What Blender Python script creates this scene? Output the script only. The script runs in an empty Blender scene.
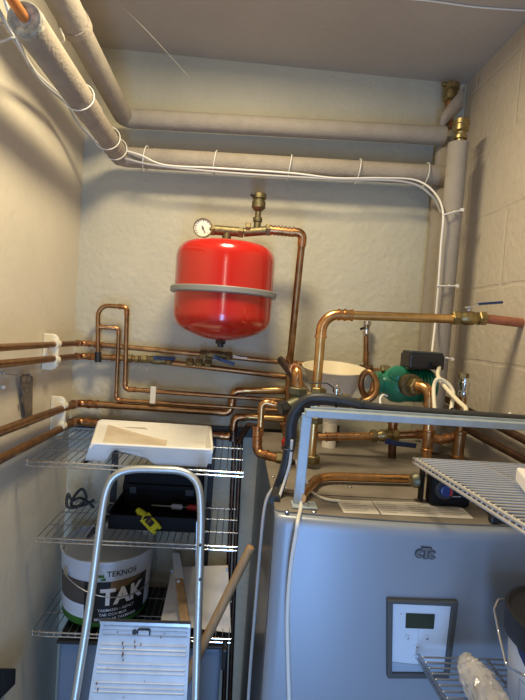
import bpy, bmesh, math, random
from mathutils import Vector, Matrix
random.seed(7)
C = bpy.context.scene.collection
V = Vector
# ------------------------------------------------------------------ camera frame
F = 478.0
CAM = V((0, 0, 1.6))
def nrm(a): return a.normalized()
Yc = nrm(V((-24.5, -24, F)))                      # depth axis seen by the camera (right, down, forward)
Dn = V((-730, 10243, F)); Dn = nrm(Dn - Yc * Dn.dot(Yc))
Zc = -Dn
Xc = Yc.cross(Zc)
if Xc.x < 0: Xc = -Xc
def ray(px, py):
    d = V((px - 262.5, py - 350.0, F))
    return V((d.dot(Xc), d.dot(Yc), d.dot(Zc)))
def P(px, py, y): d = ray(px, py); return CAM + d * (y / d.y)             # on a plane of given depth
def PX(px, py, x): d = ray(px, py); return CAM + d * (x / d.x)            # on a side wall plane
def PZ(px, py, z): d = ray(px, py); return CAM + d * ((z - CAM.z) / d.z)  # on a level plane
XL, XR, YB, ZT = -0.50, 0.66, 1.50, 2.403
BT = 1.282                                         # top of the boiler
# ------------------------------------------------------------------ materials
def nt(name):
    m = bpy.data.materials.new(name); m.use_nodes = True
    t = m.node_tree; b = t.nodes['Principled BSDF']; return m, t, b
def mat(name, col, rough=.5, metal=0, var=0, scale=30, bump=0, bscale=80, col2=None, spec=None, coat=0, trans=0, rvar=0, stretch=None):
    m, t, b = nt(name)
    b.inputs['Base Color'].default_value = (*col, 1); b.inputs['Roughness'].default_value = rough
    b.inputs['Metallic'].default_value = metal
    if spec is not None: b.inputs['Specular IOR Level'].default_value = spec
    if coat: b.inputs['Coat Weight'].default_value = coat; b.inputs['Coat Roughness'].default_value = .08
    if trans: b.inputs['Transmission Weight'].default_value = trans
    tc = t.nodes.new('ShaderNodeTexCoord'); mp = t.nodes.new('ShaderNodeMapping')
    t.links.new(tc.outputs['Object'], mp.inputs['Vector'])
    if stretch: mp.inputs['Scale'].default_value = stretch
    if var or col2:
        n = t.nodes.new('ShaderNodeTexNoise'); n.inputs['Scale'].default_value = scale; n.inputs['Detail'].default_value = 5
        t.links.new(mp.outputs[0], n.inputs['Vector'])
        r = t.nodes.new('ShaderNodeValToRGB'); r.color_ramp.elements[0].position = .35; r.color_ramp.elements[1].position = .68
        c2 = col2 or tuple(min(1, c * (1 + var)) for c in col)
        c1 = col if col2 else tuple(c * (1 - var) for c in col)
        r.color_ramp.elements[0].color = (*c1, 1); r.color_ramp.elements[1].color = (*c2, 1)
        t.links.new(n.outputs['Fac'], r.inputs['Fac']); t.links.new(r.outputs['Color'], b.inputs['Base Color'])
        if rvar:
            mr = t.nodes.new('ShaderNodeMapRange'); mr.inputs['To Min'].default_value = rough - rvar; mr.inputs['To Max'].default_value = rough + rvar
            t.links.new(n.outputs['Fac'], mr.inputs['Value']); t.links.new(mr.outputs[0], b.inputs['Roughness'])
    if bump:
        n = t.nodes.new('ShaderNodeTexNoise'); n.inputs['Scale'].default_value = bscale; n.inputs['Detail'].default_value = 4
        t.links.new(mp.outputs[0], n.inputs['Vector'])
        bp = t.nodes.new('ShaderNodeBump'); bp.inputs['Strength'].default_value = bump; bp.inputs['Distance'].default_value = .004
        t.links.new(n.outputs['Fac'], bp.inputs['Height']); t.links.new(bp.outputs[0], b.inputs['Normal'])
    return m
def wall_mat(name, col, col2, bump=.5, blocks=False, coarse=9):
    m, t, b = nt(name); L = t.links.new
    b.inputs['Roughness'].default_value = .75; b.inputs['Specular IOR Level'].default_value = .25
    tc = t.nodes.new('ShaderNodeTexCoord')
    n1 = t.nodes.new('ShaderNodeTexNoise'); n1.inputs['Scale'].default_value = 3.5; n1.inputs['Detail'].default_value = 8; n1.inputs['Roughness'].default_value = .65
    L(tc.outputs['Object'], n1.inputs['Vector'])
    r = t.nodes.new('ShaderNodeValToRGB'); r.color_ramp.elements[0].position = .3; r.color_ramp.elements[1].position = .7
    r.color_ramp.elements[0].color = (*col2, 1); r.color_ramp.elements[1].color = (*col, 1); L(n1.outputs['Fac'], r.inputs['Fac'])
    # small dark scuffs with a shape of their own
    sc = t.nodes.new('ShaderNodeTexVoronoi'); sc.inputs['Scale'].default_value = 11; sc.inputs['Randomness'].default_value = 1
    L(tc.outputs['Object'], sc.inputs['Vector'])
    mr = t.nodes.new('ShaderNodeMapRange'); mr.inputs['From Min'].default_value = .018; mr.inputs['From Max'].default_value = .04
    mr.inputs['To Min'].default_value = .45; mr.inputs['To Max'].default_value = 0; L(sc.outputs['Distance'], mr.inputs['Value'])
    mx = t.nodes.new('ShaderNodeMix'); mx.data_type = 'RGBA'; mx.inputs['B'].default_value = (.16, .14, .11, 1)
    L(mr.outputs[0], mx.inputs['Factor']); L(r.outputs['Color'], mx.inputs['A']); L(mx.outputs['Result'], b.inputs['Base Color'])
    n2 = t.nodes.new('ShaderNodeTexNoise'); n2.inputs['Scale'].default_value = 55; n2.inputs['Detail'].default_value = 6
    n3 = t.nodes.new('ShaderNodeTexNoise'); n3.inputs['Scale'].default_value = coarse; n3.inputs['Detail'].default_value = 3
    L(tc.outputs['Object'], n2.inputs['Vector']); L(tc.outputs['Object'], n3.inputs['Vector'])
    a = t.nodes.new('ShaderNodeMath'); a.operation = 'MULTIPLY_ADD'; a.inputs[1].default_value = 1.1
    L(n3.outputs['Fac'], a.inputs[0]); L(n2.outputs['Fac'], a.inputs[2])
    h = a.outputs[0]
    if blocks:
        sx = t.nodes.new('ShaderNodeSeparateXYZ'); cx = t.nodes.new('ShaderNodeCombineXYZ')
        L(tc.outputs['Object'], sx.inputs[0]); L(sx.outputs['Y'], cx.inputs['X']); L(sx.outputs['Z'], cx.inputs['Y'])
        mp = t.nodes.new('ShaderNodeMapping'); mp.inputs['Location'].default_value = (.02, .045, 0); L(cx.outputs[0], mp.inputs['Vector'])
        wn = t.nodes.new('ShaderNodeTexNoise'); wn.inputs['Scale'].default_value = 12; L(cx.outputs[0], wn.inputs['Vector'])
        vm = t.nodes.new('ShaderNodeVectorMath'); vm.operation = 'MULTIPLY_ADD'; vm.inputs[1].default_value = (.012, .012, 0)
        L(wn.outputs['Color'], vm.inputs[0]); L(mp.outputs[0], vm.inputs[2])
        br = t.nodes.new('ShaderNodeTexBrick'); br.inputs['Scale'].default_value = 1; br.inputs['Brick Width'].default_value = .46; br.inputs['Row Height'].default_value = .2
        br.inputs['Mortar Size'].default_value = .006; br.inputs['Mortar Smooth'].default_value = .6
        br.inputs['Color1'].default_value = (1, 1, 1, 1); br.inputs['Color2'].default_value = (1, 1, 1, 1); br.inputs['Mortar'].default_value = (0, 0, 0, 1)
        L(vm.outputs[0], br.inputs['Vector'])
        a2 = t.nodes.new('ShaderNodeMath'); a2.operation = 'MULTIPLY_ADD'; a2.inputs[1].default_value = .4
        L(br.outputs['Color'], a2.inputs[0]); L(h, a2.inputs[2]); h = a2.outputs[0]
    bp = t.nodes.new('ShaderNodeBump'); bp.inputs['Strength'].default_value = bump; bp.inputs['Distance'].default_value = .004
    L(h, bp.inputs['Height']); L(bp.outputs[0], b.inputs['Normal'])
    return m
M = {}
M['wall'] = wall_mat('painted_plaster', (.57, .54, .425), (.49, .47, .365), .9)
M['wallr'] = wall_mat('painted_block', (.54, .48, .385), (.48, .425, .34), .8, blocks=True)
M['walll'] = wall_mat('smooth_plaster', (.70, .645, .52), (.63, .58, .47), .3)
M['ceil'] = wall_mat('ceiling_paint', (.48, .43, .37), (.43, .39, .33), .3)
M['floor'] = mat('concrete', (.22, .21, .2), .8, var=.2)
M['copper'] = mat('bright_copper', (.76, .43, .18), .28, 1, col2=(.56, .29, .12), scale=45, rvar=.04)
M['gold'] = mat('golden_copper', (.80, .52, .21), .3, 1, col2=(.64, .38, .15), scale=45, rvar=.04)
M['brown'] = mat('aged_copper', (.29, .155, .07), .4, 1, col2=(.43, .245, .11), scale=40, rvar=.1)
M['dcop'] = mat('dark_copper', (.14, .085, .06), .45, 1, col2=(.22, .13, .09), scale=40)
M['fit'] = mat('copper_fitting', (.60, .30, .13), .32, 1, col2=(.32, .155, .07), scale=70, rvar=.04)
M['rust'] = mat('red_brown_pipe', (.50, .20, .12), .5, .6, col2=(.38, .15, .09), scale=60)
M['brass'] = mat('brass', (.42, .33, .16), .4, 1, col2=(.26, .21, .10), scale=90, rvar=.04)
M['obrass'] = mat('old_brass', (.26, .21, .11), .55, 1, col2=(.13, .12, .07), scale=90)
M['gbrass'] = mat('green_grey_brass', (.22, .20, .13), .5, .9, col2=(.13, .15, .11), scale=90)
M['chrome'] = mat('chrome', (.75, .75, .76), .15, 1)
M['steel'] = mat('zinc_steel', (.50, .50, .51), .32, 1, var=.1)
M['insul'] = mat('grey_pipe_insulation', (.33, .29, .24), .9, var=.08, scale=25, bump=.5, bscale=160, spec=.15)
M['insul2'] = mat('grey_foam_insulation', (.31, .28, .24), .9, var=.06, scale=25, bump=.35, bscale=160, spec=.15)
M['foam_in'] = mat('insulation_core', (.34, .33, .28), .9, var=.35, scale=80, bump=.8)
M['red'] = mat('red_enamel', (.52, .016, .008), .2, 0, coat=.55)
M['greyband'] = mat('grey_band', (.27, .27, .25), .45, .2)
M['black'] = mat('black_plastic', (.018, .018, .02), .4)
M['mblack'] = mat('matt_black_plastic', (.012, .012, .014), .6, spec=.12)
M['rubber'] = mat('black_rubber_hose', (.028, .03, .033), .5)
M['white'] = mat('white_plastic', (.80, .77, .68), .45, spec=.4)
M['cable'] = mat('white_cable', (.78, .77, .73), .45)
M['gcable'] = mat('grey_cable', (.42, .42, .42), .45)
M['cream'] = mat('cream_plastic', (.78, .70, .52), .5, var=.04)
M['creamc'] = mat('cream_cable', (.80, .74, .56), .45)
M['clip'] = mat('cream_clip_plastic', (.86, .82, .66), .5)
M['green'] = mat('green_cast_enamel', (.006, .17, .095), .35, 0, var=.15, coat=.3)
M['blue'] = mat('blue_lever', (.012, .035, .12), .4)
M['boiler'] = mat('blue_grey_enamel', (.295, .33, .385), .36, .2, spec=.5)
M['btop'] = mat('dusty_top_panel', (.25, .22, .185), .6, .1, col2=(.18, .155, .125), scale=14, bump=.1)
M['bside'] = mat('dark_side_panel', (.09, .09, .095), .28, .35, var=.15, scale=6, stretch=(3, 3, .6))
M['pgrey'] = mat('panel_surround', (.075, .08, .08), .5)
M['pwhite'] = mat('panel_face', (.66, .74, .84), .4)
M['pbase'] = mat('panel_foot', (.36, .44, .54), .4)
M['lcd'] = mat('lcd_glass', (.035, .045, .03), .15)
M['mark'] = mat('dark_marking', (.04, .05, .07), .5)
M['logo'] = mat('logo_grey', (.15, .155, .16), .5)
M['alu'] = mat('ladder_aluminium', (.62, .66, .66), .38, .75, var=.08, scale=20)
M['alup'] = mat('step_aluminium', (.62, .66, .70), .5, .25, var=.08, scale=30)
M['wire'] = mat('shelf_wire', (.40, .40, .41), .3, 1)
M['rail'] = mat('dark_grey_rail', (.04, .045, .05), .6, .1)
M['barcol'] = mat('pale_painted_steel', (.42, .49, .54), .4, .2, var=.08, scale=40)
M['tray'] = mat('tray_plastic', (.93, .93, .90), .5, var=.03, scale=18, bump=.2, bscale=40)
M['paint'] = mat('dried_paint', (.80, .73, .60), .65, col2=(.66, .54, .40), scale=9, bump=.6, bscale=40)
M['paper'] = mat('white_paper', (.85, .83, .82), .7)
M['label'] = mat('paper_label', (.72, .68, .60), .7, var=.05)
M['print'] = mat('faded_print', (.30, .27, .22), .8)
M['tool'] = mat('old_tool_steel', (.20, .17, .145), .5, .4, var=.2)
M['wireb'] = mat('pale_shelf_wire', (.62, .61, .59), .42, .55)
M['wood'] = mat('wood_handle', (.52, .33, .16), .55, col2=(.40, .24, .11), scale=12, stretch=(8, 8, 1))
M['tin'] = mat('bucket_tin', (.66, .70, .76), .4, .25)
M['bwhite'] = mat('bucket_white', (.78, .80, .84), .4)
M['bbrown'] = mat('bucket_brown_band', (.09, .075, .065), .45)
M['bblack'] = mat('bucket_black_label', (.012, .013, .014), .4)
M['bgreen'] = mat('bucket_green', (.05, .17, .02), .45)
M['orange'] = mat('orange_brown_print', (.20, .12, .06), .5)
M['navy'] = mat('navy_print', (.012, .03, .14), .4)
M['binm'] = mat('blue_grey_box', (.16, .21, .29), .5)
M['yellow'] = mat('yellow_plastic', (.62, .55, .02), .4)
M['redp'] = mat('red_plastic', (.45, .02, .015), .4)
M['wrap'] = mat('crinkled_plastic_film', (.75, .73, .73), .15, bump=1.0, bscale=45, trans=.3, col2=(.38, .38, .40), scale=34, stretch=(1, .5, 1))
M['web'] = mat('pale_thread', (.60, .56, .48), .8)
M['pvc'] = mat('orange_red_pipe', (.72, .30, .10), .35, .6)
# ------------------------------------------------------------------ mesh builder
def frame(t):
    t = t.normalized(); a = V((0, 0, 1)) if abs(t.z) < .9 else V((1, 0, 0))
    u = a.cross(t).normalized(); return u, t.cross(u)
def rnd(pts, rad):
    """polyline -> list of points with rounded corners, and the corner arcs"""
    pts = [V(p) for p in pts]
    if len(pts) < 3: return pts, []
    out = [pts[0]]; arcs = []
    for i in range(1, len(pts) - 1):
        a, b, c = pts[i-1], pts[i], pts[i+1]
        d1 = (a - b); d2 = (c - b); l1, l2 = d1.length, d2.length; d1.normalize(); d2.normalize()
        ang = d1.angle(d2)
        if ang > math.pi - .12: out.append(b); continue
        r = rad[i-1] if isinstance(rad, (list, tuple)) else rad
        tl = min(r / math.tan(ang / 2), l1 * .49 if i > 1 else l1 * .95, l2 * .49 if i < len(pts) - 2 else l2 * .95)
        rr = tl * math.tan(ang / 2)
        bis = (d1 + d2).normalized(); cen = b + bis * (rr / math.sin(ang / 2))
        s = b + d1 * tl; e = b + d2 * tl; arc = []
        u = (s - cen).normalized(); w = (e - cen).normalized(); sw = u.angle(w); n = max(3, int(sw / .2))
        for k in range(n + 1):
            q = k / n; v = (u * math.sin((1 - q) * sw) + w * math.sin(q * sw)) / math.sin(sw)
            arc.append(cen + v * rr)
        out += arc; arcs.append((arc, d1, d2))
    out.append(pts[-1]); return out, arcs
class MB:
    def __init__(s): s.v = []; s.f = []; s.sm = []; s.mi = []
    def add(s, vs, fs, smooth=False, mi=0):
        n = len(s.v); s.v += [V(a) for a in vs]
        for f in fs: s.f.append(tuple(n + i for i in f)); s.sm.append(smooth); s.mi.append(mi)
        return s
    def box(s, c, d, R=None, mi=0):
        c = V(c); R = R or Matrix.Identity(3); h = V(d) / 2
        vs = [c + R @ V((x * h.x, y * h.y, z * h.z)) for x in (-1, 1) for y in (-1, 1) for z in (-1, 1)]
        return s.add(vs, [(0, 1, 3, 2), (4, 6, 7, 5), (0, 4, 5, 1), (2, 3, 7, 6), (0, 2, 6, 4), (1, 5, 7, 3)], False, mi)
    def bar(s, a, b, w, t, up=V((0, 0, 1)), mi=0):
        a, b = V(a), V(b); d = (b - a); L = d.length; d.normalize(); x = d.cross(up).normalized(); z = x.cross(d)
        return s.box((a + b) / 2, (w, L, t), Matrix((x, d, z)).transposed(), mi)
    def tube(s, path, r, n=14, caps=True, mi=0, smooth=True):
        path = [V(p) for p in path]; path = [p for i, p in enumerate(path) if i == 0 or (p - path[i-1]).length > 1e-6]
        m = len(path); rs = r if isinstance(r, (list, tuple)) else [r] * m
        u, w = frame(path[1] - path[0]); vs = []; pt = (path[1] - path[0]).normalized()
        for i, p in enumerate(path):
            if i == 0: t = path[1] - path[0]
            elif i == m - 1: t = path[-1] - path[-2]
            else: t = (path[i+1] - p).normalized() + (p - path[i-1]).normalized()
            t.normalize(); q = pt.rotation_difference(t); u = (q @ u); u = (u - t * u.dot(t)).normalized(); w = t.cross(u); pt = t
            for k in range(n):
                a = 2 * math.pi * k / n; vs.append(p + (u * math.cos(a) + w * math.sin(a)) * rs[min(i, len(rs) - 1)])
        fs = [(i*n+k, i*n+(k+1) % n, (i+1)*n+(k+1) % n, (i+1)*n+k) for i in range(m-1) for k in range(n)]
        s.add(vs, fs, smooth, mi)
        if caps:
            s.add(vs[:n], [tuple(range(n-1, -1, -1))], False, mi); s.add(vs[-n:], [tuple(range(n))], False, mi)
        return s
    def lathe(s, prof, o, ax=V((0, 0, 1)), n=24, smooth=True, mi=0, ph=0):
        if smooth and len(prof) > 2:
            runs = [[prof[0]]]
            for i in range(1, len(prof)):
                runs[-1].append(prof[i])
                if i < len(prof)-1:
                    a = V((prof[i][0]-prof[i-1][0], prof[i][1]-prof[i-1][1])); b = V((prof[i+1][0]-prof[i][0], prof[i+1][1]-prof[i][1]))
                    if a.length > 1e-7 and b.length > 1e-7 and a.angle(b) > .6: runs.append([prof[i]])
            if len(runs) > 1:
                for k, q in enumerate(runs): s._lat(q, o, ax, n, True, mi, ph, k == 0, k == len(runs)-1)
                return s
        return s._lat(prof, o, ax, n, smooth, mi, ph, True, True)
    def _lat(s, prof, o, ax, n, smooth, mi, ph, c0, c1):
        o = V(o); ax = V(ax).normalized(); u, w = frame(ax); vs = []
        for t, r in prof:
            for k in range(n):
                a = 2 * math.pi * k / n + ph; vs.append(o + ax * t + (u * math.cos(a) + w * math.sin(a)) * max(r, 1e-5))
        m = len(prof)
        fs = [(i*n+k, i*n+(k+1) % n, (i+1)*n+(k+1) % n, (i+1)*n+k) for i in range(m-1) for k in range(n)]
        s.add(vs, fs, smooth, mi)
        if c0 and prof[0][1] > 1e-4: s.add(vs[:n], [tuple(range(n-1, -1, -1))], False, mi)
        if c1 and prof[-1][1] > 1e-4: s.add(vs[-n:], [tuple(range(n))], False, mi)
        return s
    def cyl(s, a, b, r, n=16, mi=0, ph=0, smooth=True):
        a, b = V(a), V(b); return s.lathe([(0, r), ((b-a).length, r)], a, b - a, n, smooth and n > 8, mi, ph)
    def prism(s, poly, dv, mi=0):
        poly = [V(p) for p in poly]; n = len(poly); dv = V(dv)
        vs = poly + [p + dv for p in poly]
        fs = [tuple(range(n-1, -1, -1)), tuple(range(n, 2*n))] + [(i, (i+1) % n, n+(i+1) % n, n+i) for i in range(n)]
        return s.add(vs, fs, False, mi)
    def ball(s, c, r, n=12, mi=0, sq=(1, 1, 1)):
        c = V(c); prof = [(-math.cos(math.pi*i/8), math.sin(math.pi*i/8)) for i in range(9)]; vs = []
        for t, q in prof:
            for k in range(n):
                a = 2*math.pi*k/n; vs.append(c + V((q*math.cos(a)*sq[0], q*math.sin(a)*sq[1], t*sq[2])) * r)
        return s.add(vs, [(i*n+k, i*n+(k+1) % n, (i+1)*n+(k+1) % n, (i+1)*n+k) for i in range(8) for k in range(n)], True, mi)
    def build(s, name, m, parent=None, label=None, bevel=0, seg=2, subsurf=0, loc=None):
        me = bpy.data.meshes.new(name)
        if parent: base = BASE[parent.name]
        elif loc is not None: base = V(loc)
        else:
            lo = [min(v[i] for v in s.v) for i in range(3)]; hi = [max(v[i] for v in s.v) for i in range(3)]
            base = V(((lo[0]+hi[0])/2, (lo[1]+hi[1])/2, lo[2]))
        me.from_pydata([tuple(v - base) for v in s.v], [], s.f)
        for i, p in enumerate(me.polygons): p.use_smooth = s.sm[i]; p.material_index = s.mi[i]
        for q in (m if isinstance(m, (list, tuple)) else [m]): me.materials.append(M[q])
        me.validate(); o = bpy.data.objects.new(name, me); C.objects.link(o)
        if parent: o.parent = parent
        else: o.location = base
        BASE[o.name] = base
        if label: o['label'] = label
        if bevel:
            md = o.modifiers.new('bevel', 'BEVEL'); md.width = bevel; md.segments = seg; md.limit_method = 'ANGLE'; md.angle_limit = .6
        if subsurf:
            md = o.modifiers.new('sub', 'SUBSURF'); md.levels = md.render_levels = subsurf
        return o
BASE = {}
def thing(name, label, cat, loc=(0, 0, 0), group=None):
    o = bpy.data.objects.new(name, None); o.empty_display_size = .02; C.objects.link(o); o.location = loc; BASE[o.name] = V(loc)
    o['label'] = label; o['category'] = cat
    if group: o['group'] = group
    return o
def tag(o, label, cat, group=None):
    o['label'] = label; o['category'] = cat
    if group: o['group'] = group
    return o
def struct(mb, name, m, **k): o = mb.build(name, m, **k); o['kind'] = 'structure'; return o
def text_mesh(s, size, offset=0.0):
    cu = bpy.data.curves.new('t', 'FONT'); cu.body = s; cu.size = size; cu.offset = offset; cu.align_x = 'CENTER'; cu.align_y = 'CENTER'; cu.resolution_u = 3
    o = bpy.data.objects.new('t', cu); C.objects.link(o); dg = bpy.context.evaluated_depsgraph_get(); dg.update()
    me = o.evaluated_get(dg).to_mesh(); bm = bmesh.new(); bm.from_mesh(me); w_ = max(abs(v.co.x) for v in bm.verts); st_ = .006; q_ = -w_
    while q_ < w_:
        bmesh.ops.bisect_plane(bm, geom=bm.verts[:] + bm.edges[:] + bm.faces[:], plane_co=(q_, 0, 0), plane_no=(1, 0, 0)); q_ += st_
    bm.verts.index_update(); vs = [v.co.copy() for v in bm.verts]; fs = [tuple(v.index for v in f.verts) for f in bm.faces]; bm.free()
    o.evaluated_get(dg).to_mesh_clear(); bpy.data.objects.remove(o); bpy.data.curves.remove(cu); return vs, fs
# ------------------------------------------------------------------ plumbing helpers
def coupling(root, c, d, r, m='fit', L=None, nm='coupling'):
    L = L or r * 3.2; d = V(d).normalized(); q = r * 1.14; e = r * 1.3
    prof = [(-L/2, q), (-L/2 + r*.05, e), (-L/2+r*.35, e), (-L/2+r*.5, q), (L/2-r*.5, q), (L/2-r*.35, e), (L/2-r*.05, e), (L/2, q)]
    return MB().lathe(prof, c, d, 16).build(nm, m, root)
def pipe(label, pts, r, m='copper', bend=2.2, fits=None, fm='fit', coup=(), group=None, name='copper_pipe', cat='pipe', cm=None, nofit=False):
    """pts world points; fits = indices of corners with an elbow fitting (None = all); coup = (segment, t) couplings"""
    pts = [V(p) for p in pts]
    path, arcs = rnd(pts, bend * r if not isinstance(bend, (list, tuple)) else [b * r for b in bend])
    ff = [] if nofit else (list(range(len(arcs))) if fits is None else fits)
    if not ff and not coup:
        return tag(MB().tube(path, r).build(name, m, loc=pts[0]), label, cat, group)
    root = thing(name, label, cat, pts[0], group)
    MB().tube(path, r).build('tube', m, root)
    for i in ff:
        if i >= len(arcs): continue
        arc, d1, d2 = arcs[i]
        pp = [arc[0] + d1 * r * 1.5, arc[0] + d1 * r * .3] + arc + [arc[-1] + d2 * r * .3, arc[-1] + d2 * r * 1.5]
        mb = MB().tube(pp, r * 1.13)
        mb.lathe([(0, r*1.13), (0, r*1.32), (r*.45, r*1.32), (r*.45, r*1.13)], pp[0] - d1 * r*.4, d1, 16)
        mb.lathe([(0, r*1.13), (0, r*1.32), (r*.45, r*1.32), (r*.45, r*1.13)], pp[-1] - d2 * r*.4, d2, 16)
        mb.build('elbow', fm, root)
    for sgi, t in coup:
        a, b = pts[sgi], pts[sgi+1]; coupling(root, a.lerp(b, t), b - a, r, cm or fm)
    return root
def nut(mb, c, d, r, L, mi=0):
    d = V(d).normalized(); c = V(c)
    return mb.lathe([(-L/2, r*.86), (-L/2+L*.12, r), (L/2-L*.12, r), (L/2, r*.86)], c, d, 6, False, mi)
def valve(label, a, b, r, up, lev_dir, lev_len, lev='blue', m='brass', group=None, lever_label=None, stemlen=1.0):
    a, b = V(a), V(b); d = b - a; L = d.length; d.normalize(); c = (a + b) / 2; up = V(up); up = (up - d*up.dot(d)).normalized()
    root = thing('ball_valve', label, 'valve', c, group)
    mb = MB().lathe([(-L*.36, r*1.05), (-L*.25, r*1.05), (-L*.18, r*1.25), (-L*.08, r*1.42), (L*.08, r*1.42), (L*.18, r*1.25), (L*.25, r*1.05), (L*.36, r*1.05)], c, d, 18)
    mb.build('valve_body', m, root)
    for s in (-1, 1): nut(MB(), c + d*s*L*.4, d, r*1.5, L*.22).build('hex_nut', m, root)
    st = MB().cyl(c + up*r, c + up*(r*(1.5 + stemlen)), r*.4, 10); nut(st, c + up*(r*(1.4+stemlen)), up, r*.6, r*.4); st.build('stem', 'steel' if lev != 'blue' else m, root)
    ld = V(lev_dir).normalized(); p0 = c + up*(r*(1.6+stemlen)); p1 = p0 + ld*lev_len*.25 + up*r*.5; p2 = p0 + ld*lev_len + up*r*.6
    w = d.cross(up) if abs(ld.dot(d)) > .5 else d
    lb = MB(); lb.bar(p0 - ld*r*.6, p0 + ld*r*.6, r*1.3, r*.22, up); lb.bar(p0 + ld*r*.5, p1, r*1.0, r*.25, up); lb.build('lever_arm', 'chrome' if lev != 'blue' else lev, root)
    lb = MB(); lb.bar(p1, p2, r*1.1, r*.5, up); lb.build('lever_grip', lev if lev != 'steel' else 'blue', root, bevel=r*.15)
    return root
def cable(label, pts, r, m='cable', group=None, smooth=True, name='cable', loc=None, cat='cable'):
    pts = [V(p) for p in pts]
    if smooth and len(pts) > 2:
        out = []
        q = [pts[0]*2 - pts[1]] + pts + [pts[-1]*2 - pts[-2]]
        for i in range(1, len(q) - 2):
            p0, p1, p2, p3 = q[i-1:i+3]
            for k in range(8):
                t = k/8; out.append(.5*((2*p1) + (p2-p0)*t + (2*p0-5*p1+4*p2-p3)*t*t + (3*p1-p0-3*p2+p3)*t*t*t))
        out.append(pts[-1]); pts = out
    return tag(MB().tube(pts, r, 10).build(name, m, loc=pts[0]), label, cat, group)
# ================================================================== ROOM
YF = -0.9
def slab(a, b): 
    mb = MB(); a, b = V(a), V(b); mb.box((a+b)/2, b-a); return mb
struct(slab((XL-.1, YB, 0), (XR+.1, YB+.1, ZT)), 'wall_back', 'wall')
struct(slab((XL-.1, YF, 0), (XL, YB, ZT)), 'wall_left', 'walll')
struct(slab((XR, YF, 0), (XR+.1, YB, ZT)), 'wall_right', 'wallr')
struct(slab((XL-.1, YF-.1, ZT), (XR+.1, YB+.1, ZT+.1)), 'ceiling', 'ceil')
struct(slab((XL-.1, YF-.1, -.1), (XR+.1, YB+.1, 0)), 'floor', 'floor')
# wall behind the camera with its open doorway
fr = MB(); 
for a, b in (((XL-.1, YF-.1, 0), (-.42, YF, ZT)), ((.48, YF-.1, 0), (XR+.1, YF, ZT)), ((-.42, YF-.1, 2.05), (.48, YF, ZT))): fr.box((V(a)+V(b))/2, V(b)-V(a))
struct(fr, 'wall_front', 'wall')
# ================================================================== INSULATED PIPES
RI = .0285
a0 = P(38, 35, .88); aC = P(122, 157, 1.42); aE = P(446, 176, 1.42)
XA = -.37; aC = V((XA, 1.42, (P(122, 157, 1.42).z))); a0 = V((XA - .006, .815, aC.z + .008)); aE = V((P(446, 176, 1.42).x, 1.42, P(446, 176, 1.42).z))
rt = thing('insulated_pipe', 'lower grey insulated pipe along left and back walls with the white cable tied on', 'pipe', a0)
corn = V((XA, 1.42, aC.z))
MB().tube([a0, a0.lerp(corn, .55)], RI*1.0, 24, caps=False).build('insulation_sleeve', 'insul', rt)
MB().tube([a0.lerp(corn, .56), corn + V((0, -.004, 0))], RI*.93, 24).build('insulation_sleeve', 'insul', rt)
MB().tube(rnd([a0.lerp(corn, .84), corn, corn.lerp(aE, .12)], RI*.9)[0], RI*.97, 24).build('corner_sleeve', 'insul', rt)
MB().tube([corn.lerp(aE, .1), aE], RI, 24).build('insulation_sleeve', 'insul', rt)
mb = MB(); mb.lathe([(0, RI*.4), (-.002, RI*.5), (-.003, RI*.9), (.0, RI*1.0), (.008, RI*1.01), (.010, RI)], a0, (0, 1, 0), 24)
mb.build('cut_end', 'foam_in', rt)
ty = thing('insulated_pipe', 'upper grey insulated pipe nearest the ceiling, left and back walls', 'pipe', (XA, .6, 2.2))
bz = P(118, 122, 1.42).z; bx = XA + .005
bE = P(444, 136, 1.42); b0 = V((bx - .016, .62, bz + .05)); bc = V((bx, 1.42, P(122, 118, 1.42).z))
MB().tube([b0, b0.lerp(bc, .5)], RI*1.04, 24).build('insulation_sleeve', 'insul2', ty)
MB().tube([b0.lerp(bc, .49), b0.lerp(bc, .52)], RI*1.12, 24).build('joint_collar', 'insul', ty)
MB().tube(rnd([b0.lerp(bc, .5), bc, bE], RI*.9)[0], RI*.93, 24).build('insulation_sleeve', 'insul2', ty)
# orange copper pipe sticking out of the lower sleeve's cut end
tag(MB().tube([a0 + V((0, .05, 0)), a0 + V((-.012, -.42, .02))], .0085).build('copper_pipe', 'pvc'), 'orange copper pipe sticking out of the cut insulation at top left', 'pipe')
# vertical insulated pair in the right corner
def vpt(px, py, y): return P(px, py, y)
YV1, YV2 = 1.45, 1.305
t1 = P(452, 90, YV1); b1 = P(425, 400, YV1); x1 = (t1.x + P(433, 300, YV1).x)/2 - .004; x1 = min(x1, XR-.04)
r1 = thing('insulated_pipe', 'vertical grey insulated pipe behind its twin in the right corner', 'pipe', (x1, YV1, 1.3))
MB().tube([V((x1, YV1, P(450, 140, YV1).z)), V((x1-.002, YV1, 1.29))], RI*.98, 24).build('insulation_sleeve', 'insul2', r1)
zt = P(450, 88, YV1).z
MB().tube([V((x1+.002, YV1, zt-.12)), V((x1+.002, YV1, zt))], .014).build('tube', 'brown', r1)
f = MB(); f.lathe([(0, .017), (.004, .022), (.018, .022), (.02, .018), (.03, .018), (.034, .024), (.05, .024), (.052, .015)], (x1+.002, YV1, zt-.04), (0, 0, 1), 18)
f.cyl((x1-.03, YV1-.01, zt+.004), (x1, YV1-.01, zt+.004), .006); f.build('brass_fitting', 'brass', r1)
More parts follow.
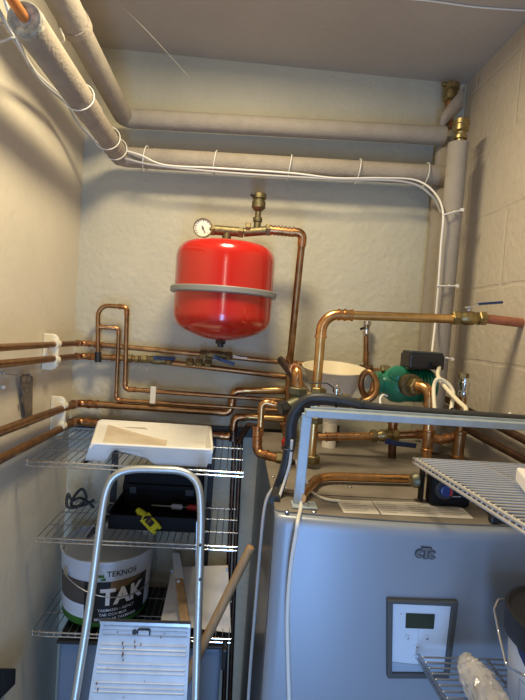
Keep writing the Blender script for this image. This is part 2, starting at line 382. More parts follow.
# loose strip of insulation folded over
st = MB(); ctr = [P(x, y, YV1 - .035 - d) for x, y, d in ((464, 97, -.01), (458, 103, .002), (451, 110, .006), (445, 117, .006), (440, 124, 0), (441, 130, -.008), (448, 131, -.016))]
cpath = []
for i in range(len(ctr)-1):
    for k in range(4): cpath.append(ctr[i].lerp(ctr[i+1], k/4))
cpath.append(ctr[-1]); vs = []; nn = len(cpath)
for i, c_ in enumerate(cpath):
    hw = .034 - .018*(i/(nn-1)); nx_ = V((-.3, -.9, 0))
    for dz, th in ((hw, 0), (hw, .005), (-hw, .005), (-hw, 0)): vs.append(c_ + V((0, 0, dz)) + V((0, th, 0)))
fs = [(i*4+k, i*4+(k+1) % 4, (i+1)*4+(k+1) % 4, (i+1)*4+k) for i in range(nn-1) for k in range(4)]
fs += [(3, 2, 1, 0), tuple(range(4*nn-4, 4*nn))]
st.add(vs, fs, True).build('loose_insulation_flap', 'insul', r1)
x2 = P(455, 180, YV2).x
r2 = thing('insulated_pipe', 'front vertical grey insulated pipe in the right corner with brass top', 'pipe', (x2, YV2, 1.3))
zt2 = P(461, 144, YV2).z
MB().tube([V((x2, YV2, zt2)), V((x2-.003, YV2, 1.29))], RI*.95, 24).build('insulation_sleeve', 'insul2', r2)
f = MB(); f.lathe([(0, .012), (.012, .012), (.012, .018), (.02, .018), (.022, .012), (.03, .014), (.034, .02), (.048, .02), (.05, .022), (.062, .022), (.064, .013)], (x2+.004, YV2, zt2), (0, 0, 1), 18)
f.build('brass_fitting', 'brass', r2)
# ================================================================== CABLES ON THE LOWER INSULATED PIPE
gp = [(PX(-6, 2, -.47)), P(20, 48, .93), P(40, 80, 1.05), P(66, 103, 1.18), P(80, 125, 1.28), P(108, 152, 1.385), P(130, 160, 1.385), P(160, 166, 1.385), P(230, 173, 1.385), P(330, 179, 1.385), P(405, 182, 1.385), P(432, 196, 1.38), P(441, 213, 1.38)]
cable('grey cable strapped under the lower insulated pipe, thicker of the two', gp, .0036, 'gcable')
wp = [P(2, -8, .80), P(18, 40, .87), P(36, 72, 1.02), P(62, 96, 1.16), P(78, 113, 1.24), P(100, 135, 1.34), P(112, 146, 1.38), P(140, 155, 1.382), P(165, 165, 1.382), P(215, 168, 1.382), P(290, 173, 1.382), P(335, 178, 1.382), P(380, 178, 1.382), P(415, 180, 1.382), P(434, 192, 1.34), P(443, 212, 1.27), P(441, 245, 1.268), P(438, 290, 1.268), P(435, 325, 1.268), P(432, 352, 1.21)]
cable('thin white cable running along the lower insulated pipe then down to the green pump', wp, .0028, 'cable')
cable('thin white cable looping between the two upper left pipes', [P(60, 28, .98), P(64, 40, 1.0), P(60, 46, 1.02), P(68, 66, 1.12), P(76, 88, 1.2), P(86, 92, 1.24), P(100, 112, 1.3), P(104, 122, 1.33), P(98, 134, 1.33)], .002, 'cable')
cable('grey thin wire reaching to the left wall at the upper left corner', [PX(-4, 25, -.47), PX(9, 22, -.46), P(22, 24, .93)], .002, 'gcable')
cable('grey wire below another, at the left edge by the cut insulation', [PX(-4, 44, -.47), P(12, 38, .9), P(24, 36, .93)], .0025, 'gcable')
tz = aC.z
for px, k in ((146, 0), (215, 1), (289, 0), (357, 1), (424, 0)):
    c = P(px, 158 + (px-120)*.071, 1.42); c.z = corn.z + (aE.z-corn.z)*(c.x-corn.x)/(aE.x-corn.x)
    n = 20; pts = [c + V((.004*math.sin(2*math.pi*i/n), math.cos(2*math.pi*i/n)*(RI+.0095), math.sin(2*math.pi*i/n)*(RI+.0065) - .002)) for i in range(n+1)]
    m_ = MB().tube(pts, .0015, 6); tag(m_.build('cable_tie', 'cable', loc=c), {146: 'white cable tie at the left end of the lower insulated pipe', 215: 'white cable tie second from the left along the back wall pipe', 289: 'middle white cable tie on the lower insulated pipe', 357: 'white cable tie fourth from left on lower insulated pipe', 424: 'white cable tie nearest the right corner pipes on lower insulated pipe'}[px], 'cable tie', 'cable ties round the lower insulated pipe')
for i, (f_, lab) in enumerate(((.42, 'white cable tie on the left wall pipe at its sleeve joint'), (.78, 'white cable tie on the left wall pipe, close to the corner'), (.9, 'white cable tie on left wall pipe right at the corner bend'))):
    c = a0.lerp(corn, f_); rr = RI + .004
    pts = [c + V((math.cos(2*math.pi*k/20)*rr, .008*math.sin(2*math.pi*k/20), math.sin(2*math.pi*k/20)*rr)) for k in range(21)]
    tag(MB().tube(pts, .0014, 6).build('cable_tie', 'cable', loc=c), lab, 'cable tie', 'cable ties round the lower insulated pipe')
for i, ((ax, ay), (bx_, by), lab) in enumerate((((443, 215), (462, 210), 'white cable clip on the front vertical pipe, upper of three'), ((437, 286), (457, 286), 'white cable clip on the front vertical pipe, middle of three'), ((440, 357), (452, 359), 'white cable clip beside the black pump box, lowest of three'))):
    a = P(ax, ay, 1.264); b = P(bx_, by, 1.275)
    m_ = MB().tube([a, a.lerp(b, .6) + V((0, -.004, 0)), b], .002, 8); m_.box(b, (.008, .008, .008)); m_.ball(a.lerp(b, .6), .004)
    tag(m_.build('cable_clip', 'cable', loc=a), lab, 'cable clip', 'cable clips on the right corner pipe')
cable('white cable clipped along the ceiling at the top right', [PZ(395, -2, ZT-.003), PZ(430, 1, ZT-.003), PZ(475, 7, ZT-.003), PZ(515, 10, ZT-.003), PZ(535, 11, ZT-.003)], .002, 'cable')
cable('pale thread of dust hanging under the ceiling', [PZ(110, -5, ZT-.002), P(148, 32, 1.22), P(190, 78, 1.36)], .0006, 'web', name='dust_thread', cat='thread')
# ================================================================== EXPANSION TANK
YT = 1.345
ct = P(224, 290, YT); R_ = .1365
tk = thing('expansion_tank', 'glossy red round expansion tank on the back wall with grey belt', 'expansion tank', ct - V((0, 0, .14)))
H1 = .128; prof = [(-.002, .0)]
prof = []
for i in range(7):
    t = i/6; prof.append((-H1 - .012 + .0 + .018*(t**1.8)*1.4, .012 + (R_-.042)*t))
zb = prof[-1][0]
for i in range(1, 9):
    a = math.pi/2*i/8; prof.append((zb + .042*(1-math.cos(a)) + .004, R_ - .030 + .030*math.sin(a)))
prof += [(-.01, R_), (.0, R_), (.06, R_)]
zt_ = .082
for i in range(0, 9):
    a = math.pi/2*i/8; prof.append((zt_ + .042*math.sin(a), R_ - .036*(1-math.cos(a))))
for i in range(1, 7):
    t = i/6; prof.append((zt_ + .042 + .012*math.sin(t*math.pi/2), (R_-.036)*(1-t) + .012*t))
MB().lathe(prof, ct, (0, 0, 1), 72).build('tank_body', 'red', tk)
MB().lathe([(-.009, R_), (-.009, R_+.008), (-.006, R_+.011), (.005, R_+.011), (.008, R_+.008), (.008, R_)], ct + V((0, 0, -.007)), (0, 0, 1), 72).build('belt', 'greyband', tk)
b_ = MB(); b_.box(ct + V((0, YB-.004-YT, .002)), (.05, .008, .08)); b_.box(ct + V((0, (R_+YB-YT)/2, .002)), (.05, YB-YT-R_, .016)); b_.build('wall_bracket', 'greyband', tk)
f = MB(); nut(f, ct + V((0, 0, -H1-.016)), (0, 0, 1), .016, .014); f.cyl(ct + V((0, 0, -H1-.032)), ct + V((0, 0, -H1-.01)), .009); f.build('bottom_plug', 'black', tk)
# fittings above the tank
top = ct + V((0, 0, .136))
zf = P(227, 231, YT).z
ft = thing('brass_tee', 'brass tee fitting on top of the red tank beside the pressure gauge', 'fitting', top)
a, b = P(211, 230, YT), P(243, 232, YT); b.z = a.z = zf; a.y = b.y = YT; cx = P(227, 231, YT).x
MB().cyl((a.x, YT, zf), (b.x, YT, zf), .0135).build('tee_body', 'obrass', ft)
MB().cyl((cx, YT, top.z - .006), (cx, YT, zf), .0125).build('tee_branch', 'obrass', ft)
for x in (a.x + .004, b.x - .006): nut(MB(), (x, YT, zf), (1, 0, 0), .0155, .016).build('hex_nut', 'obrass', ft)
ga = P(203, 228, YT-.01)
gg = thing('pressure_gauge', 'small round white dial pressure gauge left of the brass tee', 'gauge', ga)
MB().lathe([(.014, .0245), (0, .0265), (-.004, .0265), (-.004, .0235), (-.001, .0235)], ga, (0.05, 1, 0), 36).build('case', 'obrass', gg)
MB().lathe([(-.0012, .0238), (-.0014, 0)], ga, (0.05, 1, 0), 36).build('dial_face', 'white', gg)
nd = MB()
for k in range(-7, 8):
    an = math.radians(90 + k*19); u = V((math.cos(an), -.003/.02*0, math.sin(an)))
    nd.bar(ga + V((0, -.0018, 0)) + u*.018, ga + V((0, -.0018, 0)) + u*.0215, .0012 if k % 2 else .0022, .0006, V((0, 1, 0)))
nd.build('scale_marks', 'mark', gg)
nd = MB(); u = V((.45, 0, -.85)).normalized(); nd.bar(ga + V((0, -.0026, 0)) - u*.007, ga + V((0, -.0026, 0)) + u*.015, .0022, .0008, V((0, 1, 0))); nd.ball(ga + V((0, -.003, 0)), .0028); nd.build('needle', 'mark', gg)
MB().cyl(ga + V((.0, .008, -.002)), (a.x + .004, YT, zf), .007).build('stem', 'obrass', gg)
av = thing('air_vent', 'brass automatic air vent standing above the tank fittings', 'air vent', P(257, 229, YT))
c0 = P(257, 229, YT); zf2 = c0.z
MB().cyl((P(244, 230, YT).x, YT, zf), (P(272, 229, YT).x, YT, zf2), .0125).build('tee_body', 'obrass', av)
for px in (248, 268): nut(MB(), (P(px, 229, YT).x, YT, zf2), (1, 0, 0), .0165, .014).build('hex_nut', 'obrass', av)
MB().lathe([(0, .010), (.02, .010), (.02, .013), (.03, .013), (.034, .008), (.048, .008), (.054, .016), (.058, .019), (.075, .019), (.077, .016), (.081, .016), (.083, .020), (.095, .020), (.098, .017)], (c0.x, YT, zf2), (0, 0, 1), 20).build('vent_body', 'obrass', av)
MB().cyl((c0.x-.012, YT-.014, zf2+.089), (c0.x-.024, YT-.016, zf2+.089), .005).build('vent_nozzle', 'black', av)
pe = P(303, 233, YT); pd = P(287, 425, 1.42); pm = P(297, 300, 1.38)
pp = thing('copper_pipe', 'reddish copper pipe from tank fittings down to the lower pipes', 'pipe', pd)
pts = [V((P(272, 230, YT).x, YT, zf2)), V((pe.x, YT, pe.z)), V((P(300, 262, 1.355).x, 1.36, P(300, 262, 1.355).z)), V((P(290, 360, 1.42).x, 1.42, P(290, 360, 1.42).z)), pd]
path, arcs = rnd(pts, .016); MB().tube(path, .0102).build('tube', 'brown', pp)
rb = MB()
x0, x1_ = P(271, 230, YT).x, P(293, 231, YT).x
for i in range(7): 
    x = x0 + (x1_-x0)*i/6; rb.lathe([(-.002, .0088), (-.002, .0145), (.002, .0145), (.002, .0088)], (x, YT, zf2 + (pe.z-zf2)*(x-pts[0].x)/(pts[1].x-pts[0].x)), (1, 0, 0), 16)
rb.tube([V((x0, YT, zf2)), V((x1_, YT, zf2-.002))], .0118); rb.build('ribbed_coupling', 'fit', pp)
arc, d1, d2 = arcs[0]; MB().tube([arc[0]+d1*.014] + arc + [arc[-1]+d2*.02], .0125).build('elbow', 'fit', pp)
coupling(pp, P(289, 361, 1.42), (0, 0, 1), .0088)
# ================================================================== WALL PIPES, LEFT AND BACK
XP, YP = XL + .031, YB - .035
def wallrun(label, lp, cp, bps, r, m, coup=(), endY=None, **k):
    """lp: pixel on the left wall run, cp: pixel of the corner, bps: pixels along the back wall"""
    zc = P(cp[0], cp[1], YP).z; zl = PX(lp[0], lp[1], XP); s = (zl.z - zc)/(zl.y - YP)
    p0 = V((XP, .55, zc + s*(.55 - YP)))
    pts = [p0, V((XP, YP, zc))] + [P(x, y, YP) for x, y in bps]
    return pipe(label, pts, r, m, coup=coup, **k)
wallrun('brown copper pipe, topmost of four on left and back walls', (10, 347), (80, 343), [(200, 354), (290, 363), (352, 369)], .0078, 'brown', fits=[0], coup=((1, .15), (3, .05)), group=None)
wallrun('brown copper pipe second from top, through the left valve with blue lever', (10, 363), (79, 356), [(140, 359), (288, 377)], .0085, 'brown', fits=[0], coup=((1, .25), (1, .6)))
pA = wallrun('copper pipe third from top on left wall, stepping up to the manifold', (10, 428), (76, 403), [(230, 413), (234, 391), (300, 390)], .0105, 'brown', bend=[2.2, 1.8, 1.8], coup=((1, .1),))
pB = wallrun('lowest copper pipe on left wall, running behind the white tray', (10, 454), (75, 421), [(232, 437), (235, 417), (300, 418)], .0105, 'brown', bend=[2.2, 1.8, 1.8], coup=((1, .1),))
# brighter overlay couplings near manifold
pipe('golden copper pipe stub entering manifold, upper of two', [P(243, 390.5, YP-.024), P(290, 389.5, YP-.024)], .0096, 'gold', name='copper_pipe')
pipe('golden copper pipe stub entering manifold, lower of two', [P(246, 416.5, YP-.024), P(292, 419, YP-.024)], .0096, 'gold', name='copper_pipe')
pipe('topmost brown copper pipe continuing behind the cream funnel to the pump', [P(352, 369, YP), P(410, 373, YP)], .0078, 'brown')
# loops
pipe('taller arched copper loop beside the left wall corner', [P(98, 356, YP-.02), P(98, 305, YP-.02), P(127, 307, YP-.02), P(125, 389, YP-.02), P(290, 401, YP-.02)], .0068, 'brown', bend=[4.6, 1.8, 1.8], fits=[1, 2], coup=((3, .04),))
pipe('shorter copper loop inside the tall arched loop', [P(98, 327, YP-.02), P(119, 328, YP-.008), P(116, 400, YP-.008), P(290, 411, YP-.008)], .006, 'brown', fits=[0, 1], bend=2.0, coup=((0, .3),))
tag(MB().cyl(P(98, 352, YP-.02), P(98, 362, YP-.02), .0095).build('black_joint', 'black'), 'blackened joint where tall loop meets the second pipe', 'fitting')
# clips on the left wall
def clipplate(label, pa, pb, name='pipe_clip'):
    """pa/pb pixels of upper and lower pipe at the clip"""
    za = PX(*pa, XP); zb_ = PX(*pb, XP); y = (za.y+zb_.y)/2
    rt = thing('pipe_clip', label, 'pipe clip', (XL, y, zb_.z), 'cream pipe clips on the left wall')
    h = za.z - zb_.z; cz = (za.z+zb_.z)/2; hh = h/2 + .026; x0, x1 = XL + .001, XP + .009
    poly = [(x0, -hh)]; 
    for i in range(7): a = -math.pi/2 + math.pi/2*i/6; poly.append((x1 - .018 + .018*math.cos(a), -hh + .018 + .018*math.sin(a)))
    for i in range(7): a = math.pi/2*i/6; poly.append((x1 - .018 + .018*math.cos(a), hh - .018 + .018*math.sin(a)))
    poly.append((x0, hh))
    MB().prism([(x, y - .006, cz + z) for x, z in poly], (0, .012, 0)).build('clip_body', 'clip', rt, bevel=.002)
    for p in (za, zb_): MB().lathe([(-.0125, .0095), (-.0125, .012), (.0125, .012), (.0125, .0095)], (XP, y, p.z), (0, 1, 0), 18).build('clip_collar', 'clip', rt)
clipplate('cream clip holding the upper two left wall pipes', (55, 344), (55, 360))
clipplate('cream clip holding the lower two left wall pipes', (62, 406), (62, 426))
wc = P(153, 395, YP-.03)
tag(MB().box(wc, (.017, .006, .052)).build('pipe_clip', 'white', bevel=.002), 'narrow white clip across the two thin back wall pipes', 'pipe clip')
# valves on the back wall
valve('left brass ball valve under the tank, blue lever to the right', P(141, 359, YP-.004), P(172, 361, YP-.004), .0095, (0, -1, .35), (1, 0, 0), .06, 'blue', 'obrass')
ad = thing('brass_union', 'brass union left of the left ball valve', 'fitting', P(135, 358.5, YP))
for q, px in enumerate((130, 137)): nut(MB(), P(px, 358.5 + (px-130)*.08, YP-.002), (1, 0, 0), .014 - .001*q, .014).build('hex_nut', 'obrass', ad)
ad = thing('brass_union', 'brass union between the two ball valves', 'fitting', P(199, 363, YP))
for px in (190, 199, 208): nut(MB(), P(px, 362 + (px-187)*.07, YP-.002), (1, 0, 0), .0135, .022).build('hex_nut', 'obrass', ad)
valve('right brass ball valve close below the red tank, blue lever hanging below', P(200, 353.5, YP-.003), P(232, 356, YP-.003), .0095, (0, -1, -.25), (1, 0, -.28), .06, 'blue', 'obrass')
cable('white sealing tape on the pipe right of the upper valve', [P(233, 355.5, YP-.010), P(240, 357.5, YP-.011), P(247, 358, YP-.010)], .003, 'cable', name='sealing_tape', cat='tape')
# flat metal blade tool hanging on the left wall
tl = thing('hanging_tool', 'flat dark metal tool hanging from a nail on the left wall', 'tool', PX(25, 416, XL+.01))
def LW(px, py, d=.008): return PX(px, py, XL + d)
blade = [LW(19.5, 380), LW(21, 374.5), LW(29.5, 375), LW(32, 379), LW(31.5, 400), LW(31, 419), LW(25.5, 418), LW(22.5, 400)]
hole = None
mb = MB()
outer = [(19.3, 379), (19.8, 375.5), (24, 373.3), (29, 373.8), (32, 377), (32, 386), (31.6, 402), (31.3, 420), (25.3, 419), (22.5, 400), (20.5, 388)]
inner = [(21.2, 380), (21.5, 377.5), (24.5, 376), (28.5, 376.3), (30.4, 378.4), (30.0, 381.5), (28.5, 383), (27, 383.8), (25, 383.6), (23, 382.8), (21.8, 381.6)]
n = len(outer); vs = [LW(x, y, .008) for x, y in outer] + [LW(x, y, .008) for x, y in inner]; vs += [v + V((.0025, 0, 0)) for v in vs]
order_o = list(range(n)); fs = []
match = [0, 1, 2, 3, 4, 5, 6, 7, 8, 9, 10]
for i in range(n):
    j = (i+1) % n; fs.append((i, j, n+j, n+i)); fs.append((2*n+i, 3*n+i, 3*n+j, 2*n+j)); fs.append((i, 2*n+i, 2*n+j, j)); fs.append((n+i, n+j, 3*n+j, 3*n+i))
rr = MB()
ring_o = outer[:6] + [(31.6, 388), (27, 389.5), (21.5, 389)] + [outer[10], (19.6, 383)]
vs = [LW(x, y, .008) for x, y in ring_o] + [LW(x, y, .008) for x, y in inner]; vs += [v + V((.0025, 0, 0)) for v in vs]
rr.add(vs, fs)
rr.prism([LW(*p) for p in ((21.3, 388.5), (31.7, 387.5), (31.6, 402), (31.3, 420), (25.3, 419), (22.5, 400))], (.0025, 0, 0))
rr.prism([LW(*p) for p in ((22, 397), (20.3, 397.5), (20.6, 402.5), (22.6, 402))], (.0025, 0, 0))
rr.build('blade', 'tool', tl)
MB().prism([LW(*p, .0108) for p in ((24.8, 388.5), (28, 388), (28.2, 391.5), (25, 392))], (.0006, 0, 0)).build('square_hole_edge', 'steel', tl)
hk = MB().tube([LW(3, 373, .002), LW(8, 374, .012), LW(16, 375, .014), LW(20, 374, .016)], .0016, 8)
hk.tube([LW(20, 376, .014), LW(20.5, 372.5, .014), LW(25, 374, .014), LW(29, 371.5, .014), LW(31, 374.5, .014), LW(28.5, 377.5, .012)], .0013, 8); hk.ball(LW(3, 373, .003), .003)
tag(hk.build('wire_hook', 'steel'), 'bent wire hook nailed to the left wall above the metal tool', 'hook')
tag(MB().ball(LW(3.5, 387, .004), .005).build('wall_plug', 'clip'), 'small pale wall plug below the wire hook', 'wall plug')
# ================================================================== MANIFOLD / PIPES ABOVE BOILER
Y1 = 1.085
bp = [P(313, 462, Y1), P(320, 314, Y1), P(455, 319, Y1)]
x_ = (bp[0].x + bp[1].x)/2; bp[0].x = x_-.001; bp[1].x = x_+.001
pipe('wide golden copper riser bending right toward the right wall', bp, .0108, 'gold', bend=3.6, coup=((1, .17),), fm='copper')
valve('brass ball valve near the right wall with raised blue lever', P(452, 318, Y1), P(485, 318.5, Y1), .0118, (0, 0, 1), (1, -.1, .12), .075, 'steel', 'brass', stemlen=.6)
a = P(484, 318.5, Y1); tag(MB().cyl(a, V((XR, a.y, a.z-.004)), .0108).build('steel_pipe', 'rust'), 'red-brown pipe from ball valve into the right wall', 'pipe')
# union at the foot of the riser, mid-height manifold
mf = thing('brass_manifold', 'greenish brass manifold block left of the golden riser', 'manifold', P(299, 440, Y1))
cM = P(299, 401, Y1)
MB().lathe([(-.03, .013), (-.02, .016), (.0, .019), (.02, .016), (.03, .013)], cM, (0, 0, 1), 18).build('manifold_body', 'gbrass', mf)
nut(MB(), P(298, 391, Y1), (0, 0, 1), .022, .018).build('union_nut', 'gbrass', mf)
MB().cyl(P(299, 405, Y1), P(300, 446, Y1), .012).build('lower_tube', 'brass', mf)
nut(MB(), P(299, 436, Y1), (0, 0, 1), .018, .02).build('union_nut', 'obrass', mf)
s0, s1 = P(300, 402, Y1-.01), P(284, 408, Y1-.03)
MB().lathe([(0, .014), (.02, .015), (.035, .013)], s0, s1-s0, 16).build('strainer_neck', 'gbrass', mf)
MB().lathe([(0, .013), (.002, .0165), (.018, .0165), (.02, .013)], P(287, 406.5, Y1-.03), s1-s0, 6, False).build('strainer_cap', 'black', mf)
nut(MB(), P(308, 398, Y1), (1, 0, .1), .016, .018).build('union_nut', 'brass', mf)
# riser union and small tee to the right
ru = thing('brass_union', 'brass union and tee on the golden riser above the hose', 'fitting', P(318, 392, Y1))
nut(MB(), P(318.5, 391, Y1), (0, 0, 1), .0185, .016).build('union_nut', 'brass', ru)
MB().lathe([(-.012, .0135), (.012, .0135)], P(318, 398, Y1), (0, 0, 1), 18).build('tee_body', 'brass', ru)
MB().cyl(P(318, 399, Y1), P(348, 399, Y1), .0095).build('tee_branch', 'brass', ru)
nut(MB(), P(327, 398.5, Y1), (1, 0, 0), .0135, .014).build('hex_nut', 'obrass', ru)
nut(MB(), P(345, 399, Y1), (1, 0, 0), .0135, .016).build('hex_nut', 'brass', ru)
dv = thing('drain_valve', 'tiny chrome drain valve with a bent wire handle', 'valve', P(336, 396, Y1-.005))
MB().lathe([(0, .006), (.01, .006), (.012, .009), (.02, .009), (.023, .005), (.028, .004)], P(336, 397, Y1), (0, 0, 1), 12).build('valve_body', 'chrome', dv)
MB().tube(rnd([P(335, 389, Y1), P(327, 383, Y1-.02), P(309, 383, Y1-.02)], .01)[0], .0015, 8).build('wire_handle', 'rail', dv)
nut(MB(), P(313, 459, Y1), (0, 0, 1), .017, .018).build('union_nut', 'obrass', ru)
nut(MB(), P(316, 420, Y1), (0, 0, 1), .0165, .016).build('hex_nut', 'obrass', ru)
# copper pipe looping behind (flexible connection)
lp = [P(346, 400, Y1), P(365, 401, Y1), P(375, 394, Y1), P(376, 382, Y1+.01), P(370, 372, Y1+.02), P(363, 375, Y1+.03), P(361, 386, Y1+.04), P(365, 395, Y1+.05), P(372, 392, Y1+.06), P(374, 382, Y1+.07)]
cable('bent copper pipe curling in a loop left of the green pump', lp, .0072, 'brown', name='copper_pipe', cat='pipe')
# diagonal grey-brown pipe and copper elbow above manifold
tag(MB().tube([P(281, 360, 1.40), P(309, 397, Y1+.02)], .0112).build('copper_pipe', 'dcop'), 'dull brown pipe slanting from back wall down to the manifold', 'pipe')
pipe('short bright copper elbow dropping into the manifold top', [P(292, 368, 1.22), P(297, 370, Y1), P(297.5, 390, Y1)], .0108, 'copper', bend=1.5, fits=[0], fm='copper')
# fittings at left of boiler top: two elbows dropping to the boiler
YQ = 1.16
pipe('golden copper branch left of manifold with thin drop pipe', [P(284, 407, YQ), P(262, 401, YQ), P(260, 436, YQ)], .0078, 'copper', bend=1.6, fm='copper', fits=[0])
pipe('copper pipe stepping down beside boiler edge into a brass union', [P(257.5, 430, YQ), P(257, 453, YQ-.01), P(279, 458, YQ-.04)], .0098, 'fit', bend=1.6, coup=((0, .15), (0, .5)))
bu = thing('brass_union', 'dull brass union where the copper enters the boiler top', 'fitting', P(284, 459, YQ-.05))
nut(MB(), P(280, 458.5, YQ-.04), (1, -.2, 0), .0165, .018).build('hex_nut', 'obrass', bu)
MB().lathe([(-.012, .013), (.0, .016), (.012, .013)], P(287, 459.5, YQ-.05), (1, -.2, 0), 16).build('union_body', 'gbrass', bu)
MB().cyl(P(290, 460, YQ-.05), V((P(290, 460, YQ-.05).x, P(290, 460, YQ-.05).y, BT)), .012).build('boiler_port', 'obrass', bu)
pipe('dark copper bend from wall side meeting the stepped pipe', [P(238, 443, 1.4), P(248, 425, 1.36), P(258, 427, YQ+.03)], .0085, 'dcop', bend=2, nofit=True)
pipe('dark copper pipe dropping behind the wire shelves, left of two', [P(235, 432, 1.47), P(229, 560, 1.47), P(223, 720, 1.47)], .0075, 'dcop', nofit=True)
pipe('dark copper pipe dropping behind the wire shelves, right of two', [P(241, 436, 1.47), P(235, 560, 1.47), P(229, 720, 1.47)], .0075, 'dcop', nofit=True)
tag(MB().lathe([(0, .0115), (.024, .0115), (.026, .013), (.032, .013)], P(233, 441, 1.455), (0, 0, 1), 16).build('copper_tee', 'dcop'), 'dark copper tee at the top of the two drop pipes', 'fitting')
rk = thing('safety_valve', 'red knobbed safety valve behind the black hose', 'valve', P(287, 455, 1.22))
MB().lathe([(0, .014), (.03, .017), (.034, .014), (.05, .01)], P(287, 452, 1.25), (0, 0, 1), 14).build('red_knob', 'redp', rk)
MB().cyl(P(287, 438, 1.25), P(283, 423, 1.25), .009).build('valve_neck', 'fit', rk)
# lower horizontal copper pipe lying over boiler top
zl = BT + .017
hp = pipe('wide copper pipe lying across the front of the boiler top', [PZ(301, 498, zl), PZ(303, 494, zl), PZ(319, 476, zl), PZ(413, 479, zl)], .0092, 'copper', bend=7, nofit=True)
# pipe behind bar with valve and blue lever
Y2_ = 1.2
pipe('copper pipe running behind the pale bar at mid-height', [P(318, 437, Y2_), P(372, 436, Y2_)], .0098, 'copper', coup=((0, .25),))
valve('brass valve behind the pale bar with dark blue lever', P(371, 436, Y2_), P(398, 435, Y2_), .0115, (0, -1, -.3), (1, 0, -.05), .07, 'blue', 'brass')
pipe('copper pipe linking the brass valve to the pump riser', [P(398, 435, Y2_), P(425, 434, Y2_-.02), P(440, 440, Y2_-.04), P(456, 436, Y2_-.04)], .0102, 'fit', bend=1.5, fits=[0, 1])
pipe('short dark copper riser behind the blue lever', [P(393, 418, Y2_+.02), P(392, 458, Y2_+.02)], .0105, 'dcop', coup=((0, .2),))
pipe('black iron pipe low behind the riser, near the back wall', [P(336, 425, 1.36), P(333, 449, 1.36), P(400, 453, 1.36)], .0115, 'black', bend=1.6, fm='black', name='iron_pipe')
# small valve on the top wall pipe
sv = thing('air_vent', 'small chrome-topped air vent on a short copper stub behind the funnel', 'air vent', P(366, 369, YP))
MB().cyl(P(366, 370, YP-.004), P(366, 335, YP-.004), .0078).build('stub_tube', 'brown', sv)
coupling(sv, P(366, 357, YP-.004), (0, 0, 1), .0078, 'fit', .03)
coupling(sv, P(366, 368, YP-.004), (1, 0, 0), .0078, 'dcop', .04)
MB().lathe([(0, .008), (.006, .013), (.014, .013), (.016, .009), (.03, .01), (.034, .013), (.046, .013), (.048, .008)], P(366, 336, YP-.004), (0, 0, 1), 14).build('vent_body', 'chrome', sv)
MB().cyl(P(366, 327, YP-.004), P(361, 329, YP-.02), .004).build('vent_knob', 'black', sv)
# cream funnel
fc = P(334.5, 369, 1.30)
fn = tag(MB().lathe([(-.16, .0), (-.158, .026), (-.13, .032), (-.11, .038), (-.0, .086), (.002, .090), (.005, .090), (.005, .0865), (-.0, .083), (-.105, .035), (-.12, .0)], fc, (0, -.13, 1), 40).build('funnel', 'cream'), 'large cream plastic funnel bowl behind the golden riser', 'funnel')
tag(MB().cyl((fc.x, 1.30, BT), (fc.x, 1.30, fc.z-.15), .02).build('drain_pipe', 'white'), 'short white drain pipe under the cream funnel', 'pipe')
# ================================================================== GREEN PUMP
Y3 = 1.17
g = thing('circulation_pump', 'green cast circulation pump with black terminal box', 'pump', P(405, 400, Y3))
gc = P(392, 384, Y3); ax = V((1, .10, 0)).normalized()
k = Y3/478
gb = MB().lathe([(-18*k, 8*k), (-18*k, 12*k), (-14*k, 12*k), (-13*k, 8*k), (-9*k, 10*k), (-6*k, 14*k), (0, 18*k), (8*k, 19*k), (12*k, 18*k), (14*k, 15*k)], gc, ax, 26); gb.build('volute', 'green', g)
mo = MB().lathe([(13*k, 14*k), (13*k, 16*k), (38*k, 16.5*k), (43*k, 15*k), (45*k, 11*k)], gc, ax, 26)
for i in range(7):
    t = (16 + i*3.6)*k; mo.lathe([(t, 16*k), (t, 17.4*k), (t+1.2*k, 17.4*k), (t+1.2*k, 16*k)], gc, ax, 26)
mo.build('motor_housing', 'green', g)
MB().lathe([(0, 10*k), (3*k, 10*k), (6*k, 7*k)], P(398, 375, Y3-.02), (-.2, -.7, .7), 18).build('cast_boss', 'green', g)
tbm = MB(); R3 = Matrix.Rotation(.10, 3, 'Z')
tbc = P(422, 361, Y3-.01); tbm.box(tbc, (37*k, .055, 15*k), R3); tbm.build('terminal_box', 'black', g, bevel=.004)
MB().box(tbc + V((0, 0, 8.5*k)), (34*k, .05, 2.5*k), R3).build('box_lid', 'rail', g, bevel=.002)
MB().cyl(tbc + V((.018, -.03, -.006)), tbc + V((.024, -.05, -.012)), .007).build('cable_gland', 'black', g)
un = P(410, 385, Y3-.055)
pu = thing('copper_pipe', 'brass union and copper elbow dropping from the green pump', 'pipe', P(428, 455, Y3-.09))
MB().lathe([(-.008, 9*k), (-.008, 11*k), (.008, 11*k), (.008, 8*k)], un, (.15, -1, 0), 24).build('union_ring', 'obrass', pu)
nut(MB(), un + V((.008, -.016, 0)), (.25, -1, 0), 8.5*k, .02).build('union_nut', 'brass', pu)
q0 = P(412, 385, Y3-.065); q1 = P(430, 388, Y3-.10); q2 = P(426, 470, Y3-.10)
path, arcs = rnd([q0, q1, q2], .022); MB().tube(path, .0108).build('tube', 'copper', pu)
arc, d1, d2 = arcs[0]; mb = MB().tube([arc[0]+d1*.01] + arc + [arc[-1]+d2*.016], .0128); mb.lathe([(0, .0128), (0, .0150), (.005, .0150), (.005, .0128)], arc[-1]+d2*.014, d2, 16); mb.build('elbow', 'copper', pu)
coupling(pu, P(428, 440, Y3-.10), (0, 0, 1), .0108, 'fit', .05, 'tee_collar')
MB().tube([P(377, 388, Y3), P(370, 396, Y3+.03), P(362, 402, Y3+.06)], .012).build('copper_pipe', 'fit', None) 
o = [x for x in C.objects if x.name.startswith('copper_pipe')][-1]
